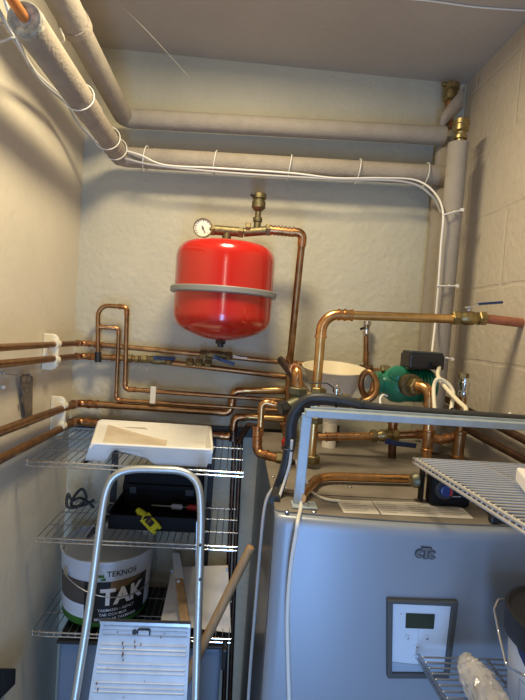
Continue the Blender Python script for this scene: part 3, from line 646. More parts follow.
tag(bpy.data.objects[o.name], 'copper stub joining the left flange of the green pump', 'pipe')
for x in C.objects:
    if x.parent is None and 'label' not in x.keys() and 'kind' not in x.keys() and x.name.startswith('copper_pipe'): tag(x, 'copper stub joining the left flange of the green pump', 'pipe')
fk = MB(); nut(fk, P(385, 370, Y3+.02), (1, 0, 0), .014, .02); tag(fk.build('brass_nut', 'obrass'), 'brass nut above the left flange of the green pump', 'fitting')
cable('thick cream cable sagging from the black pump box to the right', [tbc + V((.024, -.048, -.010)), P(438, 376, 1.08), P(446, 388, 1.04), P(458, 401, .98), P(466, 409, .93), P(462, 415, .90)], .0046, 'creamc')
cable('thick cream cable rising in a hoop behind the black hose', [P(449, 420, 1.0), P(452, 404, 1.02), P(453, 392, 1.04), P(447, 383, 1.05), P(438, 379, 1.05), P(434, 386, 1.05), P(434, 400, 1.03), P(436, 422, 1.0)], .0044, 'creamc')
cable('thin white wire arching behind the hose left of the pump', [P(382, 410, 1.0), P(380, 400, 1.02), P(383, 395, 1.03), P(387, 396, 1.05)], .0022, 'cable')
# ================================================================== RIGHT COPPER RISER + WALL PIPES
Y4 = 1.15
pr = thing('copper_pipe', 'red-brown copper riser near the right wall with chrome air vent', 'pipe', P(458, 458, Y4))
MB().tube([P(459, 440, Y4), P(463, 397, Y4)], .0085).build('tube', 'brown', pr)
MB().lathe([(0, .0165), (.004, .0175), (.008, .0175), (.01, .0145), (.062, .0145), (.064, .0165), (.07, .0165), (.072, .009)], P(457, 459, Y4), (0.02, 0, 1), 20).build('wide_sleeve', 'brown', pr)
MB().lathe([(0, .010), (.008, .013), (.014, .013), (.016, .011), (.028, .011), (.03, .0145), (.037, .0145), (.039, .010), (.048, .010)], P(463, 397, Y4), (0, 0, 1), 16).build('vent_body', 'chrome', pr)
nut(MB(), P(463.5, 375.5, Y4), (0, 0, 1), .013, .014).build('vent_cap', 'brass', pr)
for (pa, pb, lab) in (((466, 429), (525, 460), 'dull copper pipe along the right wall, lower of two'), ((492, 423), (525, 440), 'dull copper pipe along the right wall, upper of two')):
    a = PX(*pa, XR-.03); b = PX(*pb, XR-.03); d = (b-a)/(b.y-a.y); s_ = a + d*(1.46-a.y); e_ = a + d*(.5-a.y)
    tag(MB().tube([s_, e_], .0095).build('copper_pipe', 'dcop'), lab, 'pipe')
# grey trunking on back wall right, rail
rz = P(230, 431, YB).z
tag(MB().box(V(((P(72, 432, YB).x + P(348, 445, YB).x)/2, YB-.006, rz)), (P(348, 445, YB).x - P(72, 432, YB).x, .012, .030)).build('hanging_rail', 'rail', bevel=.002), 'dark grey horizontal hanging rail fixed to the back wall', 'rail')
# ================================================================== BOILER
XB0, XB1, YF0, YBK = .086, XR-.012, .80, 1.44
bo = thing('boiler', 'large blue-grey heating boiler with control panel on its bowed front', 'boiler', ((XB0+XB1)/2, 1.1, 0))
def fy(x):
    t = (x - XB0)/(XB1 - XB0); return YF0 - .020*(1 - (2*t-1)**2)
prof = []
N = 28
for i in range(N+1):
    x = XB0 + (XB1-XB0)*i/N; y = fy(x)
    prof.append((x, y))
# soften vertical front corners
c = .012
prof[0] = (XB0, YF0 + c); prof.insert(1, (XB0 + .002, YF0 + .004)); prof.insert(2, (XB0 + .007, YF0 - .0005))
prof[-1] = (XB1, YF0 + c); prof.insert(-1, (XB1-.006, YF0))
n = len(prof); vs = []; fs = []
for z, ins in ((0.05, 0), (BT-.022, 0), (BT-.010, .001), (BT-.004, .004), (BT-.001, .009), (BT, .016)):
    for x, y in prof: vs.append((x, y + ins, z))
for j in range(5):
    for i in range(n-1): fs.append((j*n+i, j*n+i+1, (j+1)*n+i+1, (j+1)*n+i))
fp = MB().add(vs, fs, True)
back = [(x, YF0+.03, z) for x, z in ((XB0, .05), (XB1, .05), (XB1, BT), (XB0, BT))]
fp.add([vs[0], vs[5*n], back[0], back[3]], [(0, 1, 3, 2)]); fp.build('front_panel', 'boiler', bo)
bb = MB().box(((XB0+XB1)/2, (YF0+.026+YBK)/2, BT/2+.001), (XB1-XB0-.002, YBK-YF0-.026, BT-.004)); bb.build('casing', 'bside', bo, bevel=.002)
tp = MB(); poly = [(x, y+.017, BT-.003) for x, y in prof[2:-2]] ; poly = [(XB0+.001, YF0+.02, BT-.003)] + poly + [(XB1-.001, YF0+.02, BT-.003), (XB1-.001, YBK, BT-.003), (XB0+.001, YBK, BT-.003)]
tp.prism(poly, (0, 0, .0055)); tp.build('top_panel', 'btop', bo)
sm = MB()
sm.box(((XB0+XB1)/2, .905, BT+.0028), (XB1-XB0-.03, .0015, .0012)); sm.build('panel_seam', 'rail', bo)
for px, py in ((287, 512), (314, 512), (273, 477), (350, 487)): 
    c_ = PZ(px, py, BT+.003); MB().lathe([(0, .0045), (.0015, .0045), (.0025, .003)], c_, (0, 0, 1), 12).build('screw', 'steel', bo)
# label on top
la = MB(); q = [PZ(x, y, BT+.0028) for x, y in ((336, 500), (371, 501), (380, 514.5), (344, 513))]; la.prism(q, (0, 0, .0005)); 
q2 = [PZ(x, y, BT+.0028) for x, y in ((372, 501), (458, 504), (474, 519), (382, 514.7))]; la.prism(q2, (0, 0, .0005))
lo = la.build('rating_label', 'label', bo, label='two faded paper labels')
pm_ = MB()
for quad, cols in ((q, 1), (q2, 3)):
    for r_ in range(6):
        v0 = .14 + r_*.135
        for cc in range(cols):
            u0 = (cc + .08)/cols; u1 = (cc + random.uniform(.55, .92))/cols
            A = quad[0].lerp(quad[3], v0).lerp(quad[1].lerp(quad[2], v0), u0); B = quad[0].lerp(quad[3], v0).lerp(quad[1].lerp(quad[2], v0), u1)
            pm_.bar(A + V((0, 0, .0007)), B + V((0, 0, .0007)), .0016, .0002)
pm_.build('faded_print_lines', 'print', lo)
# control panel
def FP(px, py, off=0):
    y = YF0 - .015
    for _ in range(4): p = P(px, py, y); y = fy(p.x) - off
    return p
cp = MB(); oc = [FP(*p) for p in ((386, 597), (456.5, 599), (447, 675), (386, 675))]
ic = [FP(*p) for p in ((391.5, 601), (450, 603.5), (442.5, 670), (390.5, 669.5))]
off = V((0, -.010, 0))
vs = oc + ic + [p+off for p in oc] + [p+off for p in ic]
fs = []
for i in range(4): j = (i+1) % 4; fs += [(8+i, 8+j, 12+j, 12+i), (i, j, 8+j, 8+i), (4+i, 12+i, 12+j, 4+j)]
cpo = cp.add(vs, fs).build('control_panel_surround', 'pgrey', bo, bevel=.002)
fc_ = MB().prism([ic[0], ic[1], ic[2], ic[3]], (0, -.004, 0)); fo = fc_.build('control_panel', 'pwhite', bo, label='pale control panel with small screen and buttons')
def IN(u, v, d=.0045): 
    a = ic[0].lerp(ic[1], u); b = ic[3].lerp(ic[2], u); return a.lerp(b, v) + V((0, -d, 0))
MB().prism([IN(0, .86, .004), IN(.3, .885, .004), IN(.6, .895, .004), IN(1, .885, .004), IN(1, 1, .004), IN(0, 1, .004)], (0, -.0012, 0)).build('foot_strip', 'pbase', fo)
MB().prism([IN(.235, .145), IN(.735, .145), IN(.735, .36), IN(.235, .36)], (0, -.001, 0)).build('screen', 'lcd', fo)
for u, v in ((.28, .505), (.635, .505), (.46, .64), (.45, .79)):
    c_ = IN(u, v, .004); b_ = MB().lathe([(0, .0055), (.0010, .0055), (.0016, .0048)], c_, (0, -1, 0), 20); b_.build('button', 'pwhite', fo)
mk = MB()
c_ = IN(.46, .635, .006); mk.bar(c_ + V((-.0018, 0, -.0008)), c_ + V((0, 0, .0012)), .0008, .0003, V((0, 1, 0))); mk.bar(c_ + V((.0018, 0, -.0008)), c_ + V((0, 0, .0012)), .0008, .0003, V((0, 1, 0)))
c_ = IN(.45, .79, .006); mk.bar(c_ + V((-.0015, 0, .0008)), c_ + V((0, 0, -.001)), .0008, .0003, V((0, 1, 0))); mk.bar(c_ + V((.0015, 0, .0008)), c_ + V((0, 0, -.001)), .0008, .0003, V((0, 1, 0)))
c_ = IN(.635, .505, .006); mk.box(c_, (.0032, .0004, .0022))
c_ = IN(.29, .50, .006); mk.box(c_, (.0028, .0004, .0008)); mk.box(c_ + V((0, 0, -.0018)), (.0018, .0004, .0007))
c_ = IN(.155, .16, .0045); mk.box(c_, (.0014, .0004, .0014))
c_ = IN(.72, .925, .0056); mk.box(c_, (.006, .0004, .0016))
mk.build('button_marks', 'mark', fo)
mk = MB(); mk.box(IN(.47, .45, .0044), (.0004, .0003, .022)); mk.box(IN(.46, .71, .0044), (.0004, .0003, .02)); mk.build('guide_lines', 'pbase', fo)
# maker's mark
def textobj(mb, s, size, c, R, off=0, mi=0, depth=0):
    vs, fs = text_mesh(s, size, off); mb.add([V(c) + R @ v for v in vs], fs, False, mi)
lg = MB(); RX = Matrix.Rotation(math.pi/2, 3, 'X')
k2 = .785/478
lc = FP(426, 553.5, .0015)
def boldc(mb, c, ro, ri, y, mi, gap=.75):
    vs = []; n = 22
    for i in range(n+1):
        a = gap + (2*math.pi-2*gap)*i/n
        vs += [V((c.x + math.cos(a)*ro, y, c.z + math.sin(a)*ro)), V((c.x + math.cos(a)*ri, y, c.z + math.sin(a)*ri))]
    mb.add(vs, [(2*i, 2*i+1, 2*i+3, 2*i+2) for i in range(n)], False, mi)
for mi, y, g_ in ((0, lc.y, 1), (1, lc.y-.0008, 0)):
    e = .0016*g_
    boldc(lg, lc + V((-6.6*k2, 0, -.6*k2)), 4.0*k2+e, 1.6*k2-e*.6, y, mi, .72 - .2*g_); boldc(lg, lc + V((6.6*k2, 0, -1.2*k2)), 4.0*k2+e, 1.6*k2-e*.6, y, mi, .72 - .2*g_)
    c_ = lc
    lg.add([V((c_.x-4.6*k2-e, y-.0003, c_.z+6.3*k2+e)), V((c_.x+4.6*k2+e, y-.0003, c_.z+6.0*k2+e)), V((c_.x+4.6*k2+e, y-.0003, c_.z+3.2*k2-e)), V((c_.x-4.6*k2-e, y-.0003, c_.z+3.4*k2-e))], [(0, 3, 2, 1)], False, mi)
    lg.add([V((c_.x-1.5*k2-e, y-.0004, c_.z+4*k2)), V((c_.x+1.5*k2+e, y-.0004, c_.z+4*k2)), V((c_.x+1.5*k2+e, y-.0004, c_.z-5*k2-e)), V((c_.x-1.5*k2-e, y-.0004, c_.z-5*k2-e))], [(0, 3, 2, 1)], False, mi)
lg.build('maker_mark', ['mark', 'logo'], bo)
# ================================================================== PALE STEEL BAR STAND
YS = .87
foot = PZ(298, 504, BT+.004); tpz = P(304, 413, foot.y)
sb = thing('steel_stand', 'pale painted steel bar frame standing on the boiler top', 'stand', foot)
MB().bar(foot, V((foot.x+.004, foot.y, tpz.z)), .018, .010, V((0, 1, 0))).build('upright', 'barcol', sb, bevel=.0015)
MB().box((foot.x+.010, foot.y-.004, BT+.0045), (.045, .035, .003)).build('foot_plate', 'barcol', sb, bevel=.001)
MB().box(((foot.x+.002+XR-.002)/2, foot.y, tpz.z+.001), (XR-foot.x, .022, .013)).build('cross_bar', 'barcol', sb, bevel=.0015)
MB().box(((foot.x+.012+XR-.002)/2, foot.y+.008, tpz.z+.0095), (XR-foot.x-.012, .006, .004)).build('bar_lip', 'barcol', sb)
MB().cyl((foot.x+.014, foot.y-.012, BT+.006), (foot.x+.014, foot.y-.012, BT+.012), .004, 8).build('bolt', 'steel', sb)
zb2 = tpz.z + .0175
hz = zb2 + .004
hose = [PZ(275, 501, BT+.004), P(277, 490, .905), P(284, 470, .90), P(289, 445, .895), P(291, 422, .89), P(297, 408, .885), P(308, 399.5, .88), P(322, 398, .875), P(345, 401, .872), P(365, 406, .872)]
e1 = P(385, 409, .872); hose += [e1, P(440, 413.5, .872), V((XR-.001, .872, P(530, 421, .872).z))]
cable('thick black hose arching from the boiler top and along the steel bar', hose, .0095, 'rubber', name='hose', cat='hose')
cable('second black hose lying close behind the first at the upright', [PZ(280, 499, BT+.004) + V((0, .015, 0)), P(287, 468, .92), P(293, 440, .91), P(295, 420, .90), P(304, 408, .90), P(320, 402, .90), P(350, 405, .895)], .0062, 'rubber', name='hose', cat='hose')
for (px, py, dirv, lab) in ((288, 449, V((.1, 0, 1)), 'black tie round the hose halfway up the upright'), (361, 405, V((1, 0, -.1)), 'black tie round the hose where it settles onto the bar'), (452, 414.5, V((1, 0, -.05)), 'black tie round the hose under the cream cable'), (337, 401, V((1, 0, -.1)), 'black tie round the hose on the bar near the chrome valve')):
    u, w = frame(dirv); c_ = P(px, py, .8755); pts = [c_ + (u*math.cos(2*math.pi*i/16) + w*math.sin(2*math.pi*i/16))*.0115 for i in range(17)]
    m_ = MB().tube(pts, .0018, 6); m_.box(c_ + V((0, -.012, .002)), (.005, .005, .006)); tag(m_.build('cable_tie', 'black', loc=c_), lab, 'cable tie', 'black ties round the hose')
for px, py, lab in ((375, 405, 'small white screw cap on the bar left of the pump riser'), (510, 414, 'small white screw cap on the bar nearest the right wall'), (422, 410, 'small white screw cap on the bar beside the pump riser')):
    tag(MB().ball(P(px, py, .885), .0035).build('screw_cap', 'cable'), lab, 'screw cap', 'white screw caps on the bar')
# cables hanging in front of the boiler
wcab = [P(297, 460, .885), P(300, 485, .86), PZ(301, 505, BT+.006), P(298, 520, .772), P(296, 535, .762), P(291, 565, .762), P(287.5, 610, .762), P(288, 660, .762), P(290, 720, .762)]
cable('white cable hanging down the boiler front over its top edge', wcab, .0034, 'cable')
gc_ = [P(287, 489, .93), P(279, 487, .93), P(271, 491, .92), P(265, 506, .91), P(261, 540, .90), P(256, 600, .90), P(251, 660, .90), P(247, 720, .90)]
cable('grey cable drooping down the dark left side of the boiler', gc_, .0032, 'gcable')
cable('white flat cable running beside the black hose at upright', [PZ(279, 498, BT+.004), P(285, 480, .89), P(290, 462, .885), P(292, 440, .88)], .0028, 'cable')
cable('pale cable lying on the boiler top toward the paper label', [P(302, 462, .90), P(305, 478, .89), PZ(312, 492, BT+.006), PZ(325, 499, BT+.006), PZ(340, 501, BT+.006)], .003, 'creamc')
# ================================================================== BLACK PUMP ON BOILER
YPp = .90
bpz = thing('circulation_pump', 'small black circulation pump with blue and red dial on boiler top', 'pump', PZ(446, 507, BT+.003))
kk = YPp/478
pc = P(447, 489, YPp); half = pc.z - BT - .003
def boxp(x0, x1, y0, y1, ya, yb):
    a = P(x0, y1, YPp); b = P(x1, y0, YPp); return V(((a.x+b.x)/2, (ya+yb)/2, (max(a.z, BT+.003)+b.z)/2)), V((abs(b.x-a.x), yb-ya, b.z-max(a.z, BT+.003)))
c_, d_ = boxp(424, 467, 466, 507, .872, .905); MB().box(c_, d_).build('pump_head', 'mblack', bpz, bevel=.008, seg=3)
c_, d_ = boxp(419, 423, 467, 500, .885, .91); MB().box(c_, d_).build('motor_flange', 'mblack', bpz, bevel=.003)
MB().lathe([(0, .010), (.005, .014), (.012, .015), (.016, .012)], P(411, 480, .90), (1, 0, 0), 18).build('pump_housing', 'gbrass', bpz)
dc = P(445, 490, .868)
MB().lathe([(0, 10*kk), (-.004, 10*kk), (-.006, 8.5*kk)], dc + V((0, .003, 0)), (0, 1, 0), 28).build('dial_ring', 'rubber', bpz)
MB().lathe([(0, 6.5*kk), (-.005, 6*kk), (-.006, 4.5*kk)], dc + V((0, -.003, 0)), (0, 1, 0), 24).build('dial', 'navy', bpz, label='dark blue dial')
MB().prism([dc + V((x*kk, -.010, z*kk)) for x, z in ((2.2, 4), (4.4, 2.4), (5, -1), (4.4, -4), (2.6, -3.4), (3.2, 0))], (0, -.0012, 0)).build('red_pointer', 'redp', bpz)
MB().bar(P(451, 496.5, .872), P(461, 496.8, .872), .0016, .001, V((0, 1, 0))).build('light_strip', 'gcable', bpz)
cable('black power cable trailing right from the small black pump', [P(464, 500, .89), P(475, 500, .88), P(486, 507, .87), PZ(496, 519, BT+.006), PZ(520, 525, BT+.006)], .0035, 'rubber')
tag(MB().box(PZ(494, 519, BT+.010), (.016, .014, .012)).build('cable_clamp', 'black', bevel=.002), 'small black cable clamp on the boiler top under the right shelf', 'clamp')
# ================================================================== WIRE SHELVES, RIGHT WALL
def rshelf(label, corner, Yb, Yfr, sk, wm='wireb'):
    c_ = P(*corner, Yb); e = c_.x; z = c_.z
    s_ = thing('wire_shelf', label, 'shelf', ((e+XR)/2, (Yb+Yfr)/2, z), 'wire shelves on the right wall')
    def E(y): return e + sk[0]*(Yb-y), z + sk[1]*(Yb-y)
    g = MB(); n = int((Yb-Yfr)/.0125)
    for i in range(n+1):
        y = Yb - .003 - i*.0125; ex, ez = E(y); g.tube([V((ex, y, ez-.006)), V((ex+.001, y, ez+.001)), V((ex+.004, y, ez+.002)), V((XR-.004, y, ez+.002))], .0015, 8)
    for x in (e + (XR-e)*.36, e + (XR-e)*.72, XR-.006): g.tube([V((x, Yb+.003, z-.001)), V((x, Yfr, E(Yfr)[1]-.001))], .0024, 8)
    g.build('wire_grid', wm, s_)
    xf, zf_ = E(Yfr); f_ = MB(); f_.tube([V((e, Yb+.006, z)), V((xf, Yfr, zf_))], .0028, 8); f_.tube([V((e, Yb+.006, z-.008)), V((xf, Yfr, zf_-.008))], .0028, 8); f_.build('front_rail', wm, s_)
    return s_, e, z
_, e1_, z1_ = rshelf('upper wire shelf on right wall, sloping away over the boiler', (415, 459), .838, .10, (.05, .024))
_, e2_, z2_ = rshelf('lower wire shelf on right wall holding bucket and wrapped roll', (420, 657), .755, .10, (.03, .0), 'wire')
for z, lab in ((z1_, 'steel bracket under the upper right wire shelf'), (z2_, 'steel bracket under the lower right wire shelf')):
    b_ = MB(); b_.prism([(e1_+.03, .40, z-.005), (XR, .40, z-.005), (XR, .40, z-.08), (XR-.02, .40, z-.08)], (0, .004, 0)); tag(b_.build('shelf_bracket', 'steel'), lab, 'bracket')
# white block on the upper shelf
a = PZ(512, 490, z1_+.004); wb = MB(); wb.box((a.x + .045, a.y-.03, a.z+.019), (.09, .07, .022), Matrix.Rotation(-.35, 3, 'Z')); tag(wb.build('plastic_block', 'paper', bevel=.003), 'white plastic block on the upper right wire shelf', 'block')
# bucket on lower shelf
bc_ = V((.522, .642, z2_+.0045)); rb_ = .097
bk = thing('paint_bucket', 'white and navy plastic bucket with black lid on lower right shelf', 'bucket', bc_)
MB().lathe([(0, rb_*.86), (.003, rb_*.88), (.125, rb_*.97), (.127, 0)], bc_, (0, 0, 1), 48).build('bucket_body', 'bwhite', bk)
MB().lathe([(.100, rb_*.985), (.100, rb_*1.02), (.130, rb_*1.035), (.135, rb_*1.03), (.136, rb_*.98), (.130, rb_*.94), (.128, 0)], bc_, (0, 0, 1), 48).build('lid', 'black', bk)
lb = MB()
def cyl_patch(mb, c, rf, a0, a1, z0f, z1f, mi=0, n=24):
    vs = []
    for i in range(n+1):
        a = a0 + (a1-a0)*i/n; t = i/n
        for z in (z0f(t), z1f(t)): r = rf(z); vs.append(V((c.x + math.cos(a)*r, c.y + math.sin(a)*r, c.z + z)))
    mb.add(vs, [(2*i, 2*i+2, 2*i+3, 2*i+1) for i in range(n)], True, mi)
rf = lambda z: rb_*(.88 + .09*z/.125) + .0006
cyl_patch(lb, bc_, rf, math.radians(176), math.radians(330), lambda t: .098 - .055*min(1, t*3.2)**.8, lambda t: .100); lb.build('navy_label', 'navy', bk)
lb = MB(); rf2 = lambda z: rb_*(.88 + .09*z/.125) + .0010
for z0, z1 in ((.018, .052),):
    for (aa, ab) in ((184, 197), (199, 222)):
        cyl_patch(lb, bc_, rf2, math.radians(aa), math.radians(ab), lambda t: z0, lambda t: z0+.0016); cyl_patch(lb, bc_, rf2, math.radians(aa), math.radians(ab), lambda t: z1, lambda t: z1+.0016)
        cyl_patch(lb, bc_, rf2, math.radians(aa), math.radians(aa+1), lambda t: z0, lambda t: z1); cyl_patch(lb, bc_, rf2, math.radians(ab-1), math.radians(ab), lambda t: z0, lambda t: z1)
lb.build('printed_boxes', 'pbase', bk)
def wrap_text(mb, s, size, c, rfun, ang0, z, off=0, mi=0, slant=0):
    vs, fs = text_mesh(s, size, off)
    mb.add([V((c.x + math.cos(ang0 + v.x/rfun(z))*rfun(z + v.y), c.y + math.sin(ang0 + v.x/rfun(z))*rfun(z + v.y), c.z + z + v.y + slant*v.x)) for v in vs], fs, False, mi)
lb = MB(); wrap_text(lb, 'N', .026, bc_, rf2, math.radians(206), .078, .0012); lb.build('white_lettering', 'bwhite', bk)
hd = [P(503, 599, .665), P(498, 599.5, .655), P(494, 609, .64), P(498, 630, .60), P(506.5, 666.5, .565), P(525, 676, .53), P(560, 690, .52)]
MB().tube(rnd(hd, .01)[0], .0016, 8).build('wire_handle', 'chrome', bk)
# plastic wrapped roll
ro = MB(); zr = z2_ + .005
ax_ = [PZ(463, 659, zr+.018), PZ(468, 664, zr+.020), PZ(474, 675, zr+.022), PZ(482, 688, zr+.026), PZ(492, 704, zr+.028), PZ(508, 735, zr+.028)]
path = []
for i in range(len(ax_)-1):
    for k_ in range(5): path.append(ax_[i].lerp(ax_[i+1], k_/5))
path.append(ax_[-1]); rad = []
for i in range(len(path)):
    t = i/(len(path)-1); rad.append((.010 + .0145*min(1, t*2.0)) * (1 + .06*math.sin(i*1.9)))
rad[0] = .006; rad[1] = .011
ro.tube(path, rad, 26, smooth=False)
for v in ro.v:
    v += V((random.uniform(-1, 1), random.uniform(-1, 1), random.uniform(-1, 1)))*.0017
tag(ro.build('wrapped_roll', 'wrap'), 'roll in crinkled clear plastic film on the lower right shelf', 'roll')
# ================================================================== WIRE SHELVES, LEFT
XS0, XS1 = -.473, .037
def lshelf(label, z, Yfr, midx=()):
    Yb = YB - .035
    s_ = thing('wire_shelf', label, 'shelf', ((XS0+XS1)/2, (Yfr+Yb)/2, z), 'wire shelves on the back wall standards')
    g = MB(); n = 28
    for i in range(n+1):
        x = XS0 + .004 + (XS1-XS0-.008)*i/n; g.tube([V((x, Yfr, z-.009)), V((x, Yfr, z+.002)), V((x, Yfr+.005, z+.002)), V((x, Yb, z+.002))], .00115, 6)
    for y in (Yfr + (Yb-Yfr)*.33, Yfr + (Yb-Yfr)*.67, Yb): g.tube([V((XS0, y, z-.0005)), V((XS1, y, z-.0005))], .0019, 8)
    g.build('wire_grid', 'wire', s_)
    f_ = MB(); f_.tube([V((XS0, Yfr, z)), V((XS1, Yfr, z))], .0024, 8); f_.tube([V((XS0, Yfr, z-.010)), V((XS1, Yfr, z-.010))], .0024, 8); f_.build('front_rail', 'chrome', s_)
    for x in (() if z < .85 else (-.355, -.055)): 
        MB().prism([(x, YB-.014, z-.004), (x, Yfr+.03, z-.004), (x, Yfr+.03, z-.012), (x, YB-.014, z-.055)], (.004, 0, 0)).build('bracket', 'rail', s_)
    return s_
zs1 = (P(28, 462, 1.13).z + P(243, 472, 1.13).z)/2; zs2 = (P(36, 539, 1.21).z + P(237, 546, 1.21).z)/2; zs3 = P(31, 632, 1.21).z
lshelf('top wire shelf on the back wall under the white tray', zs1, 1.13)
lshelf('middle wire shelf on the back wall carrying the black toolbox', zs2, 1.21)
lshelf('bottom wire shelf on the back wall carrying the paint bucket', zs3, 1.21)
for x, lab in ((-.353, 'slotted dark upright shelf standard near left corner'), (-.053, 'slotted dark upright shelf standard near the boiler')):
    u_ = thing('shelf_standard', lab, 'upright', (x, YB, .5))
    MB().box((x, YB-.0075, (rz-.5)/2+.5), (.018, .012, rz-.5)).build('channel', 'rail', u_)
    sl = MB()
    for i in range(26): sl.box((x-.0035, YB-.0139, rz-.04-i*.032), (.003, .0008, .016)); sl.box((x+.0035, YB-.0139, rz-.04-i*.032), (.003, .0008, .016))
    sl.build('slots', 'black', u_)
# ------------------------------------------------------------------ paint tray
tz0 = zs1 + .0045
tr = thing('paint_tray', 'white plastic paint roller tray with dried paint on the top wire shelf', 'tray', V((-.12, 1.27, tz0)))
xa, xb = P(87, 466, 1.16).x, P(212, 467, 1.16).x; YFt, YBt = 1.14, 1.40
zr_ = P(170, 448, 1.14).z
def tfloor(t):  # inner floor height along the length (0 left/shallow, 1 right/deep)
    return zr_ - .008 - (zr_ - .008 - (tz0+.003)) * (0 if t < .10 else min(1, (t-.10)/.45))**.9
N = 24; ins = .030; lipw = .006
vs = []; fs = []
def col(t):
    x = xa + .012 + (xb-xa-.012)*t; dz = tfloor(t); dip = max(0, zr_ - dz); tap = ins*dip/.05
    zt2_ = zr_ + .0
    xx = x
    return [V((xx, YFt, zt2_-.007)), V((xx, YFt, zt2_)), V((xx, YFt+lipw, zt2_)), V((xx, YFt+lipw+.004+tap*.6, dz)), V((xx, YBt-lipw-.004-tap*.6, dz)), V((xx, YBt-lipw, zt2_)), V((xx, YBt, zt2_)), V((xx, YBt, zt2_-.007))]
for i in range(N+1): vs += col(i/N)
for i in range(N):
    for k_ in range(7): fs.append((i*8+k_, i*8+k_+1, (i+1)*8+k_+1, (i+1)*8+k_))
inner = MB(); mi_floor = []
inner.add(vs, fs, False)
for j, f_ in enumerate(inner.f): inner.mi[j] = 1 if (j % 7) == 3 and 2 <= j // 7 < 14 else 0
inner.add([vs[N*8+q_] for q_ in (2, 3, 4, 5)], [(0, 1, 2, 3)], False, 0)
# outer right end wall
xe = xb
inner.add([V((xe, YFt, zr_-.007)), V((xe, YFt, zr_)), V((xe, YBt, zr_)), V((xe, YBt, zr_-.007)), vs[N*8+1], vs[N*8+6]], [(4, 1, 2, 5), (0, 1, 2, 3)])
inner.build('tray_basin', ['tray', 'paint'], tr)
rim_ = rnd([V((xa+.012, YFt+.002, zr_-.012)), V((xa+.018, YFt+.002, zr_-.001)), V((xb-.002, YFt+.002, zr_)), V((xb-.002, YBt-.002, zr_)), V((xa+.014, YBt-.002, zr_)), V((xa+.012, YBt-.004, zr_-.012))], .010)[0]
MB().tube(rim_, .0042, 10).build('rolled_rim', 'tray', tr)
# outer side skirts with the arched leg profile (front and back)
def skirt(y, yin):
    top_ = []; bot = []
    n_ = 40
    for i in range(n_+1):
        t = i/n_; x = xa + (xb-xa)*t
        if t < .16: zb_ = tz0 + .0; x0_ = x
        elif t < .24: zb_ = tz0 + (.030)*math.sin((t-.16)/.08*math.pi/2)
        elif t < .40: zb_ = tz0 + .030
        elif t < .56: zb_ = tz0 + .030*(.5+.5*math.cos((t-.40)/.16*math.pi))
        else: zb_ = tz0
        xt = x + .012*(1-t) if t < .2 else x
        if t > .9: x = x - (.012)*(t-.9)/.1
        zz_ = zr_ - .003
        top_.append(V((xa + .010 + (xb-xa-.010)*t, y, zz_))); bot.append(V((x, yin, zb_)))
    vs = top_ + bot; n2 = n_+1
    mb = MB().add(vs + [v + V((0, .002 if yin > y else -.002, 0)) for v in vs], [(i, i+1, n2+i+1, n2+i) for i in range(n_)] + [(2*n2+i, 3*n2+i, 3*n2+i+1, 2*n2+i+1) for i in range(n_)] + [(n2+i, n2+i+1, 3*n2+i+1, 3*n2+i) for i in range(n_)], True)
    mb.build('side_skirt', 'tray', tr)
skirt(YFt+.002, YFt+.005); skirt(YBt-.002, YBt-.012)
MB().prism([(xb-.002, YFt+.003, zr_-.003), (xb-.002, YBt-.003, zr_-.003), (xb-.012, YBt-.012, tz0), (xb-.012, YFt+.012, tz0)], (-.002, 0, 0)).build('end_wall', 'tray', tr)
MB().prism([(xa+.011, YFt+.001, zr_-.003), (xa+.011, YBt-.001, zr_-.003), (xa+.001, YBt-.012, tz0), (xa+.001, YFt+.012, tz0)], (.002, 0, 0)).build('end_wall', 'tray', tr)
for ch in tr.children:                              # the tray stands a little skewed on the shelf
    for v in ch.data.vertices:
        wy = v.co.y + 1.27 - YFt; wx_ = v.co.x - .12; v.co.x -= wy*(.075 + .16*max(0, min(1, (-.15 - wx_)/.2)))
# ------------------------------------------------------------------ black toolbox, middle shelf
tb0 = V(((P(107, 535, 1.26).x + P(197, 538, 1.26).x)/2, 1.36, zs2+.0045)); wx = P(197, 538, 1.28).x - P(107, 535, 1.28).x; hb = P(150, 492, 1.28).z - P(150, 537, 1.28).z
bx_t = thing('toolbox', 'open black plastic toolbox with its lid raised on the middle shelf', 'toolbox', tb0)
base = MB(); y0, y1_ = 1.27, 1.43; x0, x1_ = tb0.x - wx/2, tb0.x + wx/2; z0 = tb0.z
base.box((tb0.x, (y0+y1_)/2, z0+.003), (wx, y1_-y0, .006)); base.box((tb0.x, y0+.003, z0+.02), (wx, .006, .04)); base.box((tb0.x, y1_-.003, z0+.03), (wx, .006, .06)); base.box((x0+.003, (y0+y1_)/2, z0+.025), (.006, y1_-y0, .05)); base.box((x1_-.003, (y0+y1_)/2, z0+.025), (.006, y1_-y0, .05)); base.build('tub', 'mblack', bx_t, bevel=.003)
ld = MB(); zl0 = z0 + .058
ld.prism([(x0, y1_+.004, zl0), (x1_, y1_+.004, zl0), (x1_-.002, y1_+.016, z0+hb-.006), (x1_-.018, y1_+.018, z0+hb), (x0+.03, y1_+.018, z0+hb), (x0+.004, y1_+.016, z0+hb-.012)], (0, -.018, 0)); ld.build('lid', 'mblack', bx_t, bevel=.004)
MB().box((tb0.x, y1_-.018, zl0+.012), (wx*.9, .008, .016)).build('lid_rim', 'mblack', bx_t, bevel=.002)
MB().box((x0+.035, y1_-.02, zl0+.004), (.02, .02, .02)).build('latch', 'rail', bx_t, bevel=.002); MB().box((x1_-.04, y1_-.02, zl0+.004), (.026, .02, .02)).build('latch', 'rail', bx_t, bevel=.002)
